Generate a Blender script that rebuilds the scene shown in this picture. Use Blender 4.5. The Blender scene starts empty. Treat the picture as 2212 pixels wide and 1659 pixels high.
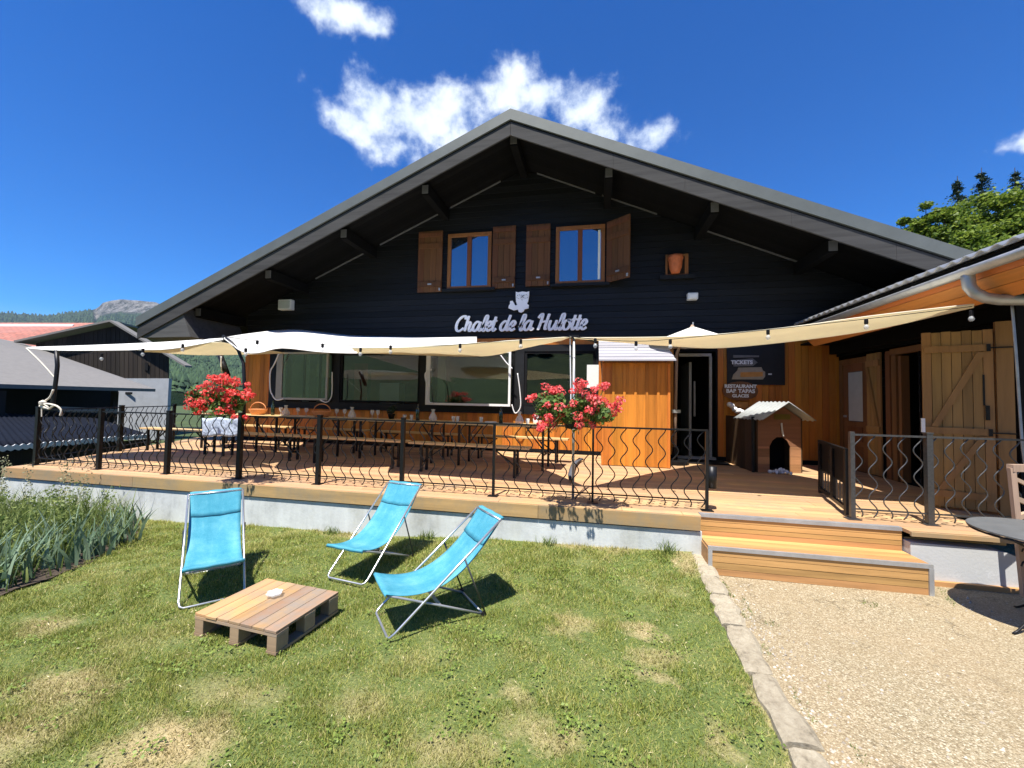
import bpy, math, random
import numpy as np
from mathutils import Vector, Matrix
random.seed(7); RNG = np.random.default_rng(7)
S = bpy.context.scene
COL = S.collection
R = math.radians

# ------------------------------------------------------------------ camera
F_PX, W_PX = 880.0, 2212.0
PITCH, YAW, ROLL, EYE = R(2.28), R(11.6), 0.019, 1.62
_f = Vector((-math.sin(YAW)*math.cos(PITCH), math.cos(YAW)*math.cos(PITCH), math.sin(PITCH)))
_r = Vector((math.cos(YAW), math.sin(YAW), 0)); _u = _r.cross(_f)
_c, _s = math.cos(ROLL), math.sin(ROLL)
_r2 = _c*_r + _s*_u; _u2 = -_s*_r + _c*_u
cam = bpy.data.cameras.new('camera'); camo = bpy.data.objects.new('camera', cam); COL.objects.link(camo)
M = Matrix((( _r2.x, _u2.x, -_f.x, 0), (_r2.y, _u2.y, -_f.y, 0), (_r2.z, _u2.z, -_f.z, EYE), (0, 0, 0, 1)))
camo.matrix_world = M
cam.sensor_width = 36; cam.lens = F_PX/W_PX*36; cam.clip_start = .05; cam.clip_end = 12000
S.camera = camo

# ------------------------------------------------------------------ sun and sky
SUN_TRAVEL = Vector((.10, .42, -1.0)).normalized()
sun = bpy.data.lights.new('sun', 'SUN'); sun.energy = 5.0; sun.angle = R(.53); sun.color = (1, .955, .88)
suno = bpy.data.objects.new('sun', sun); COL.objects.link(suno)
suno.rotation_euler = SUN_TRAVEL.to_track_quat('-Z', 'Y').to_euler()
world = bpy.data.worlds.new('World'); S.world = world; world.use_nodes = True
S.view_settings.view_transform = 'Standard'; S.view_settings.look = 'None'
S.view_settings.exposure = 1.0; S.view_settings.gamma = 1; S.view_settings.use_curve_mapping = False

def build_sky():
    nt = world.node_tree; N = nt.nodes; L = nt.links
    bg = N['Background']; bg.inputs[1].default_value = .068
    sky = N.new('ShaderNodeTexSky'); sky.sky_type = 'NISHITA'; sky.sun_disc = False
    d = -SUN_TRAVEL
    sky.sun_elevation = math.asin(d.z); sky.sun_rotation = math.atan2(d.x, d.y)
    sky.altitude = 1400; sky.air_density = 1.0; sky.dust_density = .6; sky.ozone_density = 2.2
    hs = N.new('ShaderNodeHueSaturation'); hs.inputs['Saturation'].default_value = 1.82; hs.inputs['Value'].default_value = 1.42
    hs.inputs['Hue'].default_value = .514
    L.new(sky.outputs[0], hs.inputs['Color'])
    geo = N.new('ShaderNodeTexCoord')
    def m(op, a, b=None, c=None):
        n = N.new('ShaderNodeMath'); n.operation = op
        for i, v in enumerate((a, b, c)):
            if v is None: continue
            if isinstance(v, (int, float)): n.inputs[i].default_value = v
            else: L.new(v, n.inputs[i])
        return n.outputs[0]
    sep = N.new('ShaderNodeSeparateXYZ'); L.new(geo.outputs['Generated'], sep.inputs[0])
    x, y, z = sep.outputs
    az = m('ARCTAN2', x, y); el = m('ARCSINE', z)
    def noise(sc, det, rough, off):
        mp = N.new('ShaderNodeMapping'); mp.inputs['Location'].default_value = off
        L.new(geo.outputs['Generated'], mp.inputs[0])
        n = N.new('ShaderNodeTexNoise'); n.inputs['Scale'].default_value = sc
        n.inputs['Detail'].default_value = det; n.inputs['Roughness'].default_value = rough
        L.new(mp.outputs[0], n.inputs['Vector']); return n
    w1 = noise(9, 4, .6, (1, 2, 3)); sw = N.new('ShaderNodeSeparateColor'); L.new(w1.outputs['Color'], sw.inputs[0])
    azw = m('ADD', az, m('MULTIPLY', m('SUBTRACT', sw.outputs[0], .5), .10))
    elw = m('ADD', el, m('MULTIPLY', m('SUBTRACT', sw.outputs[1], .5), .09))
    # clouds as soft ellipses in azimuth / elevation (degrees): az, el, half width, half height, weight
    cl = CLOUDS
    tot = None
    for (a, e, ra, re, wt) in cl:
        da = m('DIVIDE', m('SUBTRACT', azw, R(a)), R(ra)); de = m('DIVIDE', m('SUBTRACT', elw, R(e)), R(re))
        q = m('SUBTRACT', 1.0, m('SQRT', m('ADD', m('MULTIPLY', da, da), m('MULTIPLY', de, de))))
        q = m('MULTIPLY', m('MAXIMUM', q, -1.5), wt)
        tot = q if tot is None else m('SMOOTH_MAX', tot, q, .25)
    f1 = noise(14, 9, .62, (5, 1, 0)).outputs['Fac']
    f2 = noise(38, 6, .65, (2, 7, 4)).outputs['Fac']
    dens = m('ADD', tot, m('ADD', m('MULTIPLY', m('SUBTRACT', f1, .5), 2.5), m('MULTIPLY', m('SUBTRACT', f2, .5), .55)))
    mr = N.new('ShaderNodeMapRange'); mr.interpolation_type = 'SMOOTHSTEP'
    L.new(dens, mr.inputs[0]); mr.inputs[1].default_value = -.08; mr.inputs[2].default_value = .95
    mr.inputs[3].default_value = 0; mr.inputs[4].default_value = .94
    sh = N.new('ShaderNodeMapRange'); L.new(m('ADD', m('MULTIPLY', dens, .45), m('MULTIPLY', f1, .9)), sh.inputs[0])
    sh.inputs[1].default_value = .42; sh.inputs[2].default_value = 1.05
    cr = N.new('ShaderNodeMix'); cr.data_type = 'RGBA'; L.new(sh.outputs[0], cr.inputs[0])
    cr.inputs[6].default_value = (4.6, 5.8, 8.0, 1); cr.inputs[7].default_value = (8.4, 9.0, 9.8, 1)
    mix = N.new('ShaderNodeMix'); mix.data_type = 'RGBA'
    L.new(mr.outputs[0], mix.inputs[0]); L.new(hs.outputs[0], mix.inputs[6]); L.new(cr.outputs[2], mix.inputs[7])
    L.new(mix.outputs[2], bg.inputs[0])
def px_dir(x, y):
    v = _f + _r2*((x-1106)/F_PX) - _u2*((y-829.5)/F_PX); v.normalize()
    return math.degrees(math.atan2(v.x, v.y)), math.degrees(math.asin(v.z))
CLOUDS = []
for (x, y, rx, ry, wt) in [(800, 225, 75, 80, 1.2), (770, 265, 90, 50, 1.1), (900, 265, 150, 75, 1.3), (960, 235, 110, 60, 1.1), (860, 330, 80, 45, 1.0),
                           (1100, 190, 75, 60, 1.1), (1180, 215, 120, 60, 1.2), (1260, 240, 85, 65, 1.2), (1010, 300, 110, 55, 1.0),
                           (1400, 300, 60, 50, 1.0), (1310, 290, 60, 45, .8), (745, 20, 105, 55, 1.2), (790, 50, 60, 40, 1.1), (2250, 290, 60, 25, 1.0)]:
    a, e = px_dir(x, y); a1, e1 = px_dir(x+rx, y); a2, e2 = px_dir(x, y-ry)
    CLOUDS.append((a, e, abs(a1-a)*1.12, abs(e2-e)*1.12, wt))
build_sky()

# ------------------------------------------------------------------ pixel helpers (for reading positions off the photo)
O = Vector((0, 0, EYE))
def ray(x, y): return _f + _r2*((x-1106)/F_PX) - _u2*((y-829.5)/F_PX)
def onz(x, y, z): d = ray(x, y); return O + d*((z-EYE)/d.z)
def ony(x, y, Y): d = ray(x, y); return O + d*(Y/d.y)
def atd(x, y, d): return O + ray(x, y)*d

# ------------------------------------------------------------------ materials
class NT:
    def __init__(s, name):
        s.m = bpy.data.materials.new(name); s.m.use_nodes = True; s.nt = s.m.node_tree; s.N = s.nt.nodes; s.L = s.nt.links
        s.b = s.N['Principled BSDF']; s.out = s.N['Material Output']
    def n(s, t, **k):
        o = s.N.new('ShaderNode'+t)
        for a, v in k.items(): setattr(o, a, v)
        return o
    def math(s, op, a, b=None, c=None, clamp=False):
        n = s.n('Math', operation=op); n.use_clamp = clamp
        for i, v in enumerate((a, b, c)):
            if v is None: continue
            if isinstance(v, (int, float)): n.inputs[i].default_value = v
            else: s.L.new(v, n.inputs[i])
        return n.outputs[0]
    def coord(s, scale=(1, 1, 1), kind='Object', loc=(0, 0, 0)):
        t = s.n('TexCoord'); mp = s.n('Mapping'); mp.inputs['Scale'].default_value = scale; mp.inputs['Location'].default_value = loc
        s.L.new(t.outputs[kind], mp.inputs[0]); return mp.outputs[0]
    def noise(s, scale, detail=5, rough=.6, stretch=(1, 1, 1), loc=(0, 0, 0), kind='Object'):
        n = s.n('TexNoise'); n.inputs['Scale'].default_value = scale; n.inputs['Detail'].default_value = detail
        n.inputs['Roughness'].default_value = rough; s.L.new(s.coord(stretch, kind, loc), n.inputs['Vector']); return n.outputs['Fac']
    def ramp(s, fac, stops):
        r = s.n('ValToRGB'); e = r.color_ramp.elements
        while len(e) < len(stops): e.new(.5)
        for i, (p, c) in enumerate(stops): e[i].position = p; e[i].color = (*c, 1)
        s.L.new(fac, r.inputs[0]); return r.outputs[0]
    def mix(s, fac, a, b, mode='MIX'):
        n = s.n('Mix', data_type='RGBA', blend_type=mode)
        for i, v in ((0, fac), (6, a), (7, b)):
            if isinstance(v, (int, float)): n.inputs[i].default_value = v
            elif isinstance(v, tuple): n.inputs[i].default_value = (*v, 1)
            else: s.L.new(v, n.inputs[i])
        return n.outputs[2]
    def rnd(s): return s.n('NewGeometry').outputs['Random Per Island']
    def bump(s, h, strength=.4, dist=.01):
        b = s.n('Bump'); b.inputs['Strength'].default_value = strength; b.inputs['Distance'].default_value = dist
        s.L.new(h, b.inputs['Height']); s.L.new(b.outputs[0], s.b.inputs['Normal'])
    def base(s, c):
        if isinstance(c, tuple): s.b.inputs['Base Color'].default_value = (*c, 1)
        else: s.L.new(c, s.b.inputs['Base Color'])
    def set(s, **k):
        for a, v in k.items(): s.b.inputs[a.replace('_', ' ')].default_value = v
def mul(c, k): return tuple(min(1, v*k) for v in c)

def m_plain(name, c, rough=.6, metal=0, var=.18, scale=12, bump=.15, spec=.4):
    t = NT(name); f = t.noise(scale, 6, .65)
    t.base(t.ramp(f, [(.25, mul(c, 1-var)), (.75, mul(c, 1+var))])); t.set(Roughness=rough, Metallic=metal)
    t.b.inputs['Specular IOR Level'].default_value = spec
    if bump: t.bump(f, bump, .005)
    return t.m
def m_wood(name, c, axis='x', rough=.6, var=.28, isl=.25, grain=30, weather=None, spec=.3):
    """wood with grain running along axis; every board (mesh island) gets its own shade"""
    t = NT(name); st = {'x': (.06, 1, 1), 'y': (1, .06, 1), 'z': (1, 1, .06)}[axis]
    g = t.noise(grain, 8, .65, st); g2 = t.noise(grain*.22, 4, .55, st, (3, 1, 2))
    col = t.ramp(t.math('ADD', t.math('MULTIPLY', g, .6), t.math('MULTIPLY', g2, .4)), [(.3, mul(c, 1-var)), (.5, c), (.72, mul(c, 1+var*.7))])
    r = t.rnd(); v = t.math('ADD', t.math('MULTIPLY', r, 2*isl), 1-isl)
    hsv = t.n('HueSaturation'); t.L.new(col, hsv.inputs['Color']); t.L.new(v, hsv.inputs['Value'])
    t.L.new(t.math('ADD', t.math('MULTIPLY', t.math('FRACT', t.math('MULTIPLY', r, 7.3)), .018), .491), hsv.inputs['Hue'])
    col = hsv.outputs[0]
    if weather:
        w = t.noise(2.2, 6, .7, (1, 1, 1), (7, 7, 7))
        wf = t.ramp(w, [(.42, (0, 0, 0)), (.68, (1, 1, 1))]); col = t.mix(wf, col, weather)
    t.base(col); t.set(Roughness=rough); t.b.inputs['Specular IOR Level'].default_value = spec
    t.bump(g, .35, .004); return t.m

MAT = {}
MAT['black_wood'] = m_wood('black_stained_wood', (.0062, .0066, .0078), 'x', .6, .65, .45, 14, spec=.3)
MAT['soffit_wood'] = m_wood('soffit_wood', (.0042, .004, .0038), 'y', .85, .3, .35, 20, spec=.1)
MAT['orange_v'] = m_wood('orange_cladding', (.50, .175, .026), 'z', .5, .40, .22, 20)
MAT['orange_x'] = m_wood('orange_boards_flat', (.52, .17, .04), 'y', .5, .3, .2, 26)
MAT['deck'] = m_wood('deck_boards', (.47, .28, .14), 'x', .75, .34, .22, 20, weather=(.36, .25, .155), spec=.2)
MAT['fascia'] = m_wood('deck_edge_wood', (.37, .235, .105), 'x', .7, .42, .18, 16, weather=(.27, .22, .14))
MAT['step'] = m_wood('step_wood', (.42, .23, .088), 'x', .62, .5, .2, 16)
MAT['shutter'] = m_wood('shutter_wood', (.105, .043, .017), 'z', .65, .4, .25, 30)
MAT['frame_wood'] = m_wood('window_frame_wood', (.20, .075, .024), 'z', .5, .3, .2, 24)
MAT['door_wood'] = m_wood('plank_door_wood', (.27, .15, .052), 'z', .6, .3, .18, 24)
MAT['brown_door'] = m_wood('brown_door_wood', (.17, .075, .03), 'z', .5, .3, .15, 24)
MAT['kennel'] = m_wood('kennel_wood', (.34, .165, .08), 'x', .6, .35, .3, 20)
MAT['kennel_dark'] = m_wood('kennel_side_wood', (.07, .04, .02), 'z', .7, .35, .3, 20)
MAT['pallet'] = m_wood('pallet_wood', (.40, .27, .15), 'x', .75, .28, .2, 26, weather=(.27, .23, .19))
MAT['pallet_dark'] = m_wood('pallet_block_wood', (.27, .19, .115), 'x', .8, .35, .2, 26)
MAT['beer'] = m_wood('table_wood', (.62, .42, .19), 'x', .4, .2, .15, 20)
MAT['grey_wood'] = m_wood('weathered_fascia', (.075, .073, .070), 'x', .8, .4, .25, 18)
MAT['shed_roof'] = m_wood('silvered_roof_boards', (.34, .33, .345), 'x', .7, .3, .2, 20)
MAT['barn_wood'] = m_wood('barn_boards', (.026, .019, .014), 'z', .8, .5, .4, 8)
MAT['chair_wood'] = m_wood('weathered_chair_wood', (.34, .24, .17), 'z', .7, .3, .2, 30)
MAT['dark_metal'] = m_plain('dark_iron', (.02, .02, .021), .42, .6, .3, 40, .1)
MAT['grey_iron'] = m_plain('grey_iron', (.10, .10, .10), .4, .7, .3, 40, .1); MAT['table_top'] = m_plain('grey_painted_top', (.11, .115, .115), .55, 0, .2, 8, .05)
MAT['alu'] = m_plain('aluminium_tube', (.62, .62, .62), .32, .85, .06, 60, 0)
MAT['verge'] = m_wood('dark_verge_boards', (.040, .039, .038), 'x', .8, .6, .35, 14)
MAT['zinc'] = m_plain('zinc', (.42, .43, .44), .42, .55, .25, 6, .1)
MAT['roof_metal'] = m_plain('grey_roof_metal', (.115, .125, .115), .5, .25, .12, 3, .05)
MAT['white'] = m_plain('white_paint', (.78, .78, .77), .5, 0, .06, 10, .05)
MAT['white_plastic'] = m_plain('white_plastic', (.7, .7, .68), .4, 0, .08, 10, .03)
MAT['dull_trim'] = m_plain('dull_trim', (.10, .10, .10), .7, 0, .2, 10, .05)
MAT['pale_trim'] = m_plain('pale_trim', (.32, .32, .31), .6, 0, .2, 10, .05)
MAT['letter'] = m_plain('brushed_white_letters', (.93, .93, .95), .45, .1, .05, 10, 0)
MAT['black'] = m_plain('matt_black', (.006, .006, .007), .8, 0, .2, 10, 0, .2)
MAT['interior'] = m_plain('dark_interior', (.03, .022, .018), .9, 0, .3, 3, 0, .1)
MAT['rope'] = m_plain('pale_rope', (.62, .57, .48), .8, 0, .2, 80, .3)
MAT['terracotta'] = m_plain('terracotta', (.42, .11, .035), .6, 0, .2, 20, .1)
MAT['basket'] = m_plain('basket_orange', (.60, .24, .09), .7, 0, .3, 60, .3)
MAT['board_sign'] = m_plain('blackboard', (.012, .012, .013), .6, 0, .2, 10, .05)
MAT['render'] = m_plain('grey_render', (.36, .37, .38), .9, 0, .12, 2.5, .15)
MAT['slate_roof'] = m_plain('grey_fibre_roof', (.175, .165, .15), .85, 0, .14, 5, .15)
MAT['navy_roof'] = m_plain('navy_sheet_roof', (.006, .008, .014), .9, 0, .25, 5, .05, .1)
MAT['soil'] = m_plain('soil', (.055, .04, .028), .95, 0, .5, 20, .5)
MAT['terracotta_pot'] = MAT['terracotta']
MAT['paper'] = m_plain('paper', (.72, .75, .72), .7, 0, .06, 20, 0)
MAT['stone_old'] = m_plain('kerb_stone', (.29, .25, .185), .95, 0, .45, 26, 1.0)
def m_kerb():
    t = NT('kerb_stones'); f = t.noise(30, 8, .75); g = t.noise(6, 5, .7, loc=(2, 2, 2)); r = t.rnd()
    col = t.ramp(t.math('ADD', t.math('MULTIPLY', f, .6), t.math('MULTIPLY', g, .4)), [(.34, (.16, .135, .09)), (.46, (.33, .28, .195)), (.6, (.43, .375, .27)), (.72, (.55, .50, .38))])
    h = t.n('HueSaturation'); t.L.new(col, h.inputs['Color']); t.L.new(t.math('ADD', t.math('MULTIPLY', r, .16), .86), h.inputs['Value'])
    t.base(h.outputs[0]); t.set(Roughness=.95); t.bump(f, 1.0, .012); return t.m
MAT['stone'] = m_kerb()
MAT['cushion'] = m_plain('mottled_cloth', (.62, .64, .68), .9, 0, .4, 40, .3)
MAT['olive'] = m_plain('brass_plate', (.20, .15, .03), .5, .2, .1, 20, 0)
MAT['frost'] = m_plain('frosted_pane', (.42, .46, .44), .35, 0, .1, 5, 0)

def m_roof_tiles(name, c, sx, sz):
    t = NT(name); br = t.n('TexBrick'); t.L.new(t.coord((1, 1, 1), 'UV'), br.inputs['Vector'])
    br.inputs['Scale'].default_value = 1; br.inputs['Brick Width'].default_value = sx; br.inputs['Row Height'].default_value = sz
    br.inputs['Mortar Size'].default_value = .03
    br.inputs['Color1'].default_value = (*mul(c, .75), 1); br.inputs['Color2'].default_value = (*mul(c, 1.2), 1); br.inputs['Mortar'].default_value = (*mul(c, .45), 1)
    n = t.noise(1.2, 6, .7); t.base(t.mix(t.math('MULTIPLY', n, .5), br.outputs[0], (.45, .30, .24))); t.set(Roughness=.9); return t.m
MAT['red_tiles'] = m_roof_tiles('red_roof_tiles', (.33, .088, .06), .4, .35)

def m_glass_window(name='window_glass', k=.22, clear=False):
    t = NT(name); gl = t.n('BsdfGlossy'); gl.inputs['Roughness'].default_value = .012; gl.inputs['Color'].default_value = (.80, .86, .95, 1)
    n = t.noise(1.3, 2, .5); b = t.n('Bump'); b.inputs['Strength'].default_value = .06; b.inputs['Distance'].default_value = .02
    t.L.new(n, b.inputs['Height']); t.L.new(b.outputs[0], gl.inputs['Normal'])
    t.base((.006, .006, .005)); t.set(Roughness=.4)
    fr = t.n('Fresnel'); fr.inputs['IOR'].default_value = 1.5
    mx = t.n('MixShader'); t.L.new(t.math('ADD', t.math('MULTIPLY', fr.outputs[0], .9), k), mx.inputs[0]); src = t.b
    if clear: src = t.n('BsdfTransparent'); src.inputs[0].default_value = (.80, .84, .80, 1)
    t.L.new(src.outputs[0], mx.inputs[1]); t.L.new(gl.outputs[0], mx.inputs[2])
    t.L.new(mx.outputs[0], t.out.inputs[0]); return t.m
MAT['glass'] = m_glass_window(); MAT['glass_low'] = m_glass_window('clear_window_glass', .055, True)
def m_clear(name, tint, alpha):
    t = NT(name); t.base(tint); t.set(Roughness=.05, Alpha=alpha); t.b.inputs['Specular IOR Level'].default_value = .8; return t.m
MAT['tumbler'] = m_clear('clear_drinking_glass', (.75, .78, .78), .38)
MAT['bottle'] = m_clear('dark_bottle_glass', (.01, .02, .01), .97)

def m_cloth(name, c, trans=.5, weave=260, rough=.9, wr=.0):
    t = NT(name); w = t.noise(weave, 2, .5); big = t.noise(1.4, 4, .6)
    col = t.ramp(t.math('ADD', t.math('MULTIPLY', w, .5), t.math('MULTIPLY', big, .5)), [(.3, mul(c, .9)), (.7, mul(c, 1.06))])
    t.base(col); t.set(Roughness=rough); t.b.inputs['Specular IOR Level'].default_value = .2
    tr = t.n('BsdfTranslucent'); t.L.new(col, tr.inputs[0]); mx = t.n('MixShader'); mx.inputs[0].default_value = trans
    t.L.new(t.b.outputs[0], mx.inputs[1]); t.L.new(tr.outputs[0], mx.inputs[2]); t.L.new(mx.outputs[0], t.out.inputs[0])
    if wr: t.bump(t.noise(3.0, 4, .6, (1, .3, 1)), .5, wr)
    return t.m
def m_mesh_cloth():
    t = NT('turquoise_mesh_fabric'); uv = t.coord((1, 1, 1), 'Object')
    w = t.noise(520, 2, .5); big = t.noise(5, 5, .7); st = t.noise(9, 4, .6, (1, .15, .15))
    a = t.math('ADD', t.math('MULTIPLY', w, .42), t.math('ADD', t.math('MULTIPLY', big, .34), t.math('MULTIPLY', st, .24)))
    col = t.ramp(a, [(.38, (.045, .27, .38)), (.5, (.090, .385, .50)), (.60, (.20, .51, .60))])
    t.base(col); t.set(Roughness=.85); t.b.inputs['Specular IOR Level'].default_value = .15
    tr = t.n('BsdfTranslucent'); t.L.new(col, tr.inputs[0]); mx = t.n('MixShader'); mx.inputs[0].default_value = .25
    t.L.new(t.b.outputs[0], mx.inputs[1]); t.L.new(tr.outputs[0], mx.inputs[2])
    tp = t.n('BsdfTransparent'); m2 = t.n('MixShader'); m2.inputs[0].default_value = .07; t.L.new(mx.outputs[0], m2.inputs[1]); t.L.new(tp.outputs[0], m2.inputs[2]); t.L.new(m2.outputs[0], t.out.inputs[0])
    t.bump(t.math('ADD', t.math('MULTIPLY', st, 1.0), t.math('MULTIPLY', w, .2)), .5, .012); return t.m
MAT['sail_white'] = m_cloth('white_sail_cloth', (.84, .83, .79), .28, 200, wr=.02)
MAT['sail_cream'] = m_cloth('cream_sail_cloth', (.92, .87, .70), .40, 200, wr=.02)
MAT['blue_cloth'] = m_mesh_cloth()

def m_leaf(name, c1, c2, trans=.45, rough=.5):
    t = NT(name); col = t.ramp(t.rnd(), [(0, c1), (1, c2)]); t.base(col); t.set(Roughness=rough); t.b.inputs['Specular IOR Level'].default_value = .3
    tr = t.n('BsdfTranslucent'); t.L.new(col, tr.inputs[0]); mx = t.n('MixShader'); mx.inputs[0].default_value = trans
    t.L.new(t.b.outputs[0], mx.inputs[1]); t.L.new(tr.outputs[0], mx.inputs[2]); t.L.new(mx.outputs[0], t.out.inputs[0]); return t.m
MAT['leaf'] = m_leaf('maple_leaves', (.07, .13, .014), (.26, .33, .045))
MAT['needle'] = m_leaf('spruce_needles', (.012, .028, .014), (.035, .06, .03), .2)
MAT['geranium_leaf'] = m_leaf('geranium_leaves', (.045, .10, .02), (.19, .29, .07), .4)
MAT['petal'] = m_leaf('geranium_petals', (.78, .045, .035), (.88, .17, .15), .4)
MAT['petal_pink'] = m_leaf('pink_red_petals', (.80, .05, .055), (.90, .24, .23), .4)
MAT['weed'] = m_leaf('wild_plant_leaves', (.06, .11, .02), (.26, .31, .09), .4)
MAT['iris'] = m_leaf('iris_blades', (.12, .20, .12), (.27, .36, .24), .35)
MAT['bark'] = m_plain('bark', (.09, .065, .045), .9, 0, .35, 14, .6)

# dry patches of the lawn, shared by the turf sheet and the blades
DRY = []
for (x, y, rx, ry, w) in [(96, 1347, .22, .10, .8), (137, 1490, .30, .16, 1), (375, 1611, .26, .16, 1.3), (300, 1640, .2, .1, 1), (771, 1528, .22, .10, .6), (1388, 1362, .14, .10, 1.1), (1425, 1425, .16, .12, .8),
                      (1412, 1468, .10, .07, 1), (1150, 1590, .16, .10, .9), (500, 1500, .3, .1, .5), (1240, 1350, .14, .16, .8), (1110, 1520, .12, .08, .7), (1680, 1560, .05, .45, .8),
                      (1300, 1195, .7, .13, 1.0), (760, 1150, .6, .12, .7), (1480, 1230, .10, .3, 1.0), (960, 1620, .25, .1, .7), (40, 1600, .2, .2, .8), (1560, 1600, .1, .12, .7), (880, 1265, .2, .1, .6)]:
    p = onz(x, y, 0); DRY.append((p.x, p.y, rx, ry, w))
def dry_fac(t):
    geo = t.n('NewGeometry'); sp = t.n('SeparateXYZ'); t.L.new(geo.outputs['Position'], sp.inputs[0])
    wn = t.n('TexNoise'); wn.inputs['Scale'].default_value = 4.2; wn.inputs['Detail'].default_value = 8; wn.inputs['Roughness'].default_value = .7; t.L.new(geo.outputs['Position'], wn.inputs['Vector'])
    sc = t.n('SeparateColor'); t.L.new(wn.outputs['Color'], sc.inputs[0])
    X = t.math('ADD', sp.outputs[0], t.math('MULTIPLY', t.math('SUBTRACT', sc.outputs[0], .5), .7))
    Y = t.math('ADD', sp.outputs[1], t.math('MULTIPLY', t.math('SUBTRACT', sc.outputs[1], .5), .5))
    tot = None
    for (x, y, rx, ry, w) in DRY:
        a = t.math('DIVIDE', t.math('SUBTRACT', X, x), rx*1.2); b = t.math('DIVIDE', t.math('SUBTRACT', Y, y), ry*1.2)
        q = t.math('MULTIPLY', t.math('SUBTRACT', 1.15, t.math('ADD', t.math('MULTIPLY', a, a), t.math('MULTIPLY', b, b))), w)
        q = t.math('MAXIMUM', q, 0); tot = q if tot is None else t.math('MAXIMUM', tot, q)
    big = t.n('TexNoise'); big.inputs['Scale'].default_value = 1.5; big.inputs['Detail'].default_value = 7; big.inputs['Roughness'].default_value = .7
    t.L.new(geo.outputs['Position'], big.inputs['Vector'])
    g = t.math('MULTIPLY', t.math('SUBTRACT', big.outputs['Fac'], .52), 3.0)
    return t.math('ADD', t.math('MULTIPLY', t.math('MULTIPLY', tot, t.math('ADD', .15, t.math('MULTIPLY', sc.outputs[2], 1.3))), .8), t.math('MAXIMUM', t.math('MULTIPLY', g, .5), 0), clamp=True), big.outputs['Fac']
def m_turf():
    t = NT('turf'); d, big = dry_fac(t); f = t.noise(60, 6, .75)
    g = t.ramp(f, [(.3, (.045, .075, .014)), (.7, (.15, .19, .045))]); s = t.ramp(f, [(.3, (.26, .20, .09)), (.7, (.52, .42, .22))])
    t.base(t.mix(d, g, s)); t.set(Roughness=.95); t.bump(f, .6, .02); return t.m
def m_blade():
    t = NT('grass_blades'); d, big = dry_fac(t); r = t.rnd()
    g = t.ramp(t.math('ADD', t.math('MULTIPLY', r, .55), t.math('MULTIPLY', t.math('SUBTRACT', big, .22), 1.0)), [(.12, (.05, .085, .012)), (.40, (.19, .235, .038)), (.64, (.335, .35, .075)), (.9, (.50, .47, .17))])
    s = t.ramp(r, [(0, (.34, .27, .12)), (1, (.66, .54, .30))])
    fac = t.math('ADD', t.math('MULTIPLY', d, .8), t.math('MULTIPLY', t.math('GREATER_THAN', t.math('FRACT', t.math('MULTIPLY', r, 13.7)), .91), .6), clamp=True)
    col = t.mix(fac, g, s); t.base(col); t.set(Roughness=.55); t.b.inputs['Specular IOR Level'].default_value = .25
    tr = t.n('BsdfTranslucent'); t.L.new(col, tr.inputs[0]); mx = t.n('MixShader'); mx.inputs[0].default_value = .35
    t.L.new(t.b.outputs[0], mx.inputs[1]); t.L.new(tr.outputs[0], mx.inputs[2]); t.L.new(mx.outputs[0], t.out.inputs[0]); return t.m
MAT['turf'] = m_turf(); MAT['blade'] = m_blade()

def m_gravel():
    t = NT('gravel_path'); v = t.n('TexVoronoi'); v.inputs['Scale'].default_value = 120; t.L.new(t.coord(), v.inputs['Vector'])
    v2 = t.n('TexVoronoi'); v2.inputs['Scale'].default_value = 45; t.L.new(t.coord(), v2.inputs['Vector'])
    sc = t.n('SeparateColor'); t.L.new(v.outputs['Color'], sc.inputs[0])
    st = t.ramp(sc.outputs[0], [(0, (.22, .175, .105)), (.45, (.37, .315, .20)), (.8, (.46, .40, .27)), (1, (.66, .61, .47))])
    n = t.noise(1.4, 7, .7); n2 = t.noise(.5, 3, .6, loc=(4, 2, 0))
    st = t.mix(t.ramp(n, [(.35, (0, 0, 0)), (.7, (.5, .5, .5))]), st, (.42, .32, .19)); st = t.mix(t.ramp(n2, [(.5, (0, 0, 0)), (.75, (.4, .4, .4))]), st, (.31, .265, .16))
    ck = t.n('TexVoronoi', feature='DISTANCE_TO_EDGE'); ck.inputs['Scale'].default_value = 1.1; wv = t.n('TexNoise'); wv.inputs['Scale'].default_value = 4; wv.inputs['Detail'].default_value = 6
    t.L.new(t.coord(), wv.inputs['Vector']); av = t.n('VectorMath', operation='ADD'); t.L.new(t.coord((1, .55, 1)), av.inputs[0]); t.L.new(wv.outputs['Color'], av.inputs[1]); t.L.new(av.outputs[0], ck.inputs['Vector'])
    ckf = t.math('MULTIPLY', t.ramp(ck.outputs['Distance'], [(.0, (1, 1, 1)), (.022, (0, 0, 0))]), t.ramp(t.noise(1.7, 4, .6, loc=(3, 8, 0)), [(.48, (0, 0, 0)), (.6, (.75, .75, .75))])); st = t.mix(ckf, st, (.13, .105, .06))
    dk = t.ramp(v.outputs['Distance'], [(.0, (1, 1, 1)), (.7, (.70, .65, .58))]); st = t.mix(1.0, st, dk, 'MULTIPLY')
    t.base(st); t.set(Roughness=.95); t.bump(t.math('ADD', t.math('MULTIPLY', v.outputs['Distance'], -1), t.math('MULTIPLY', v2.outputs['Distance'], -.5)), .7, .008); return t.m
MAT['gravel'] = m_gravel()
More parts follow.
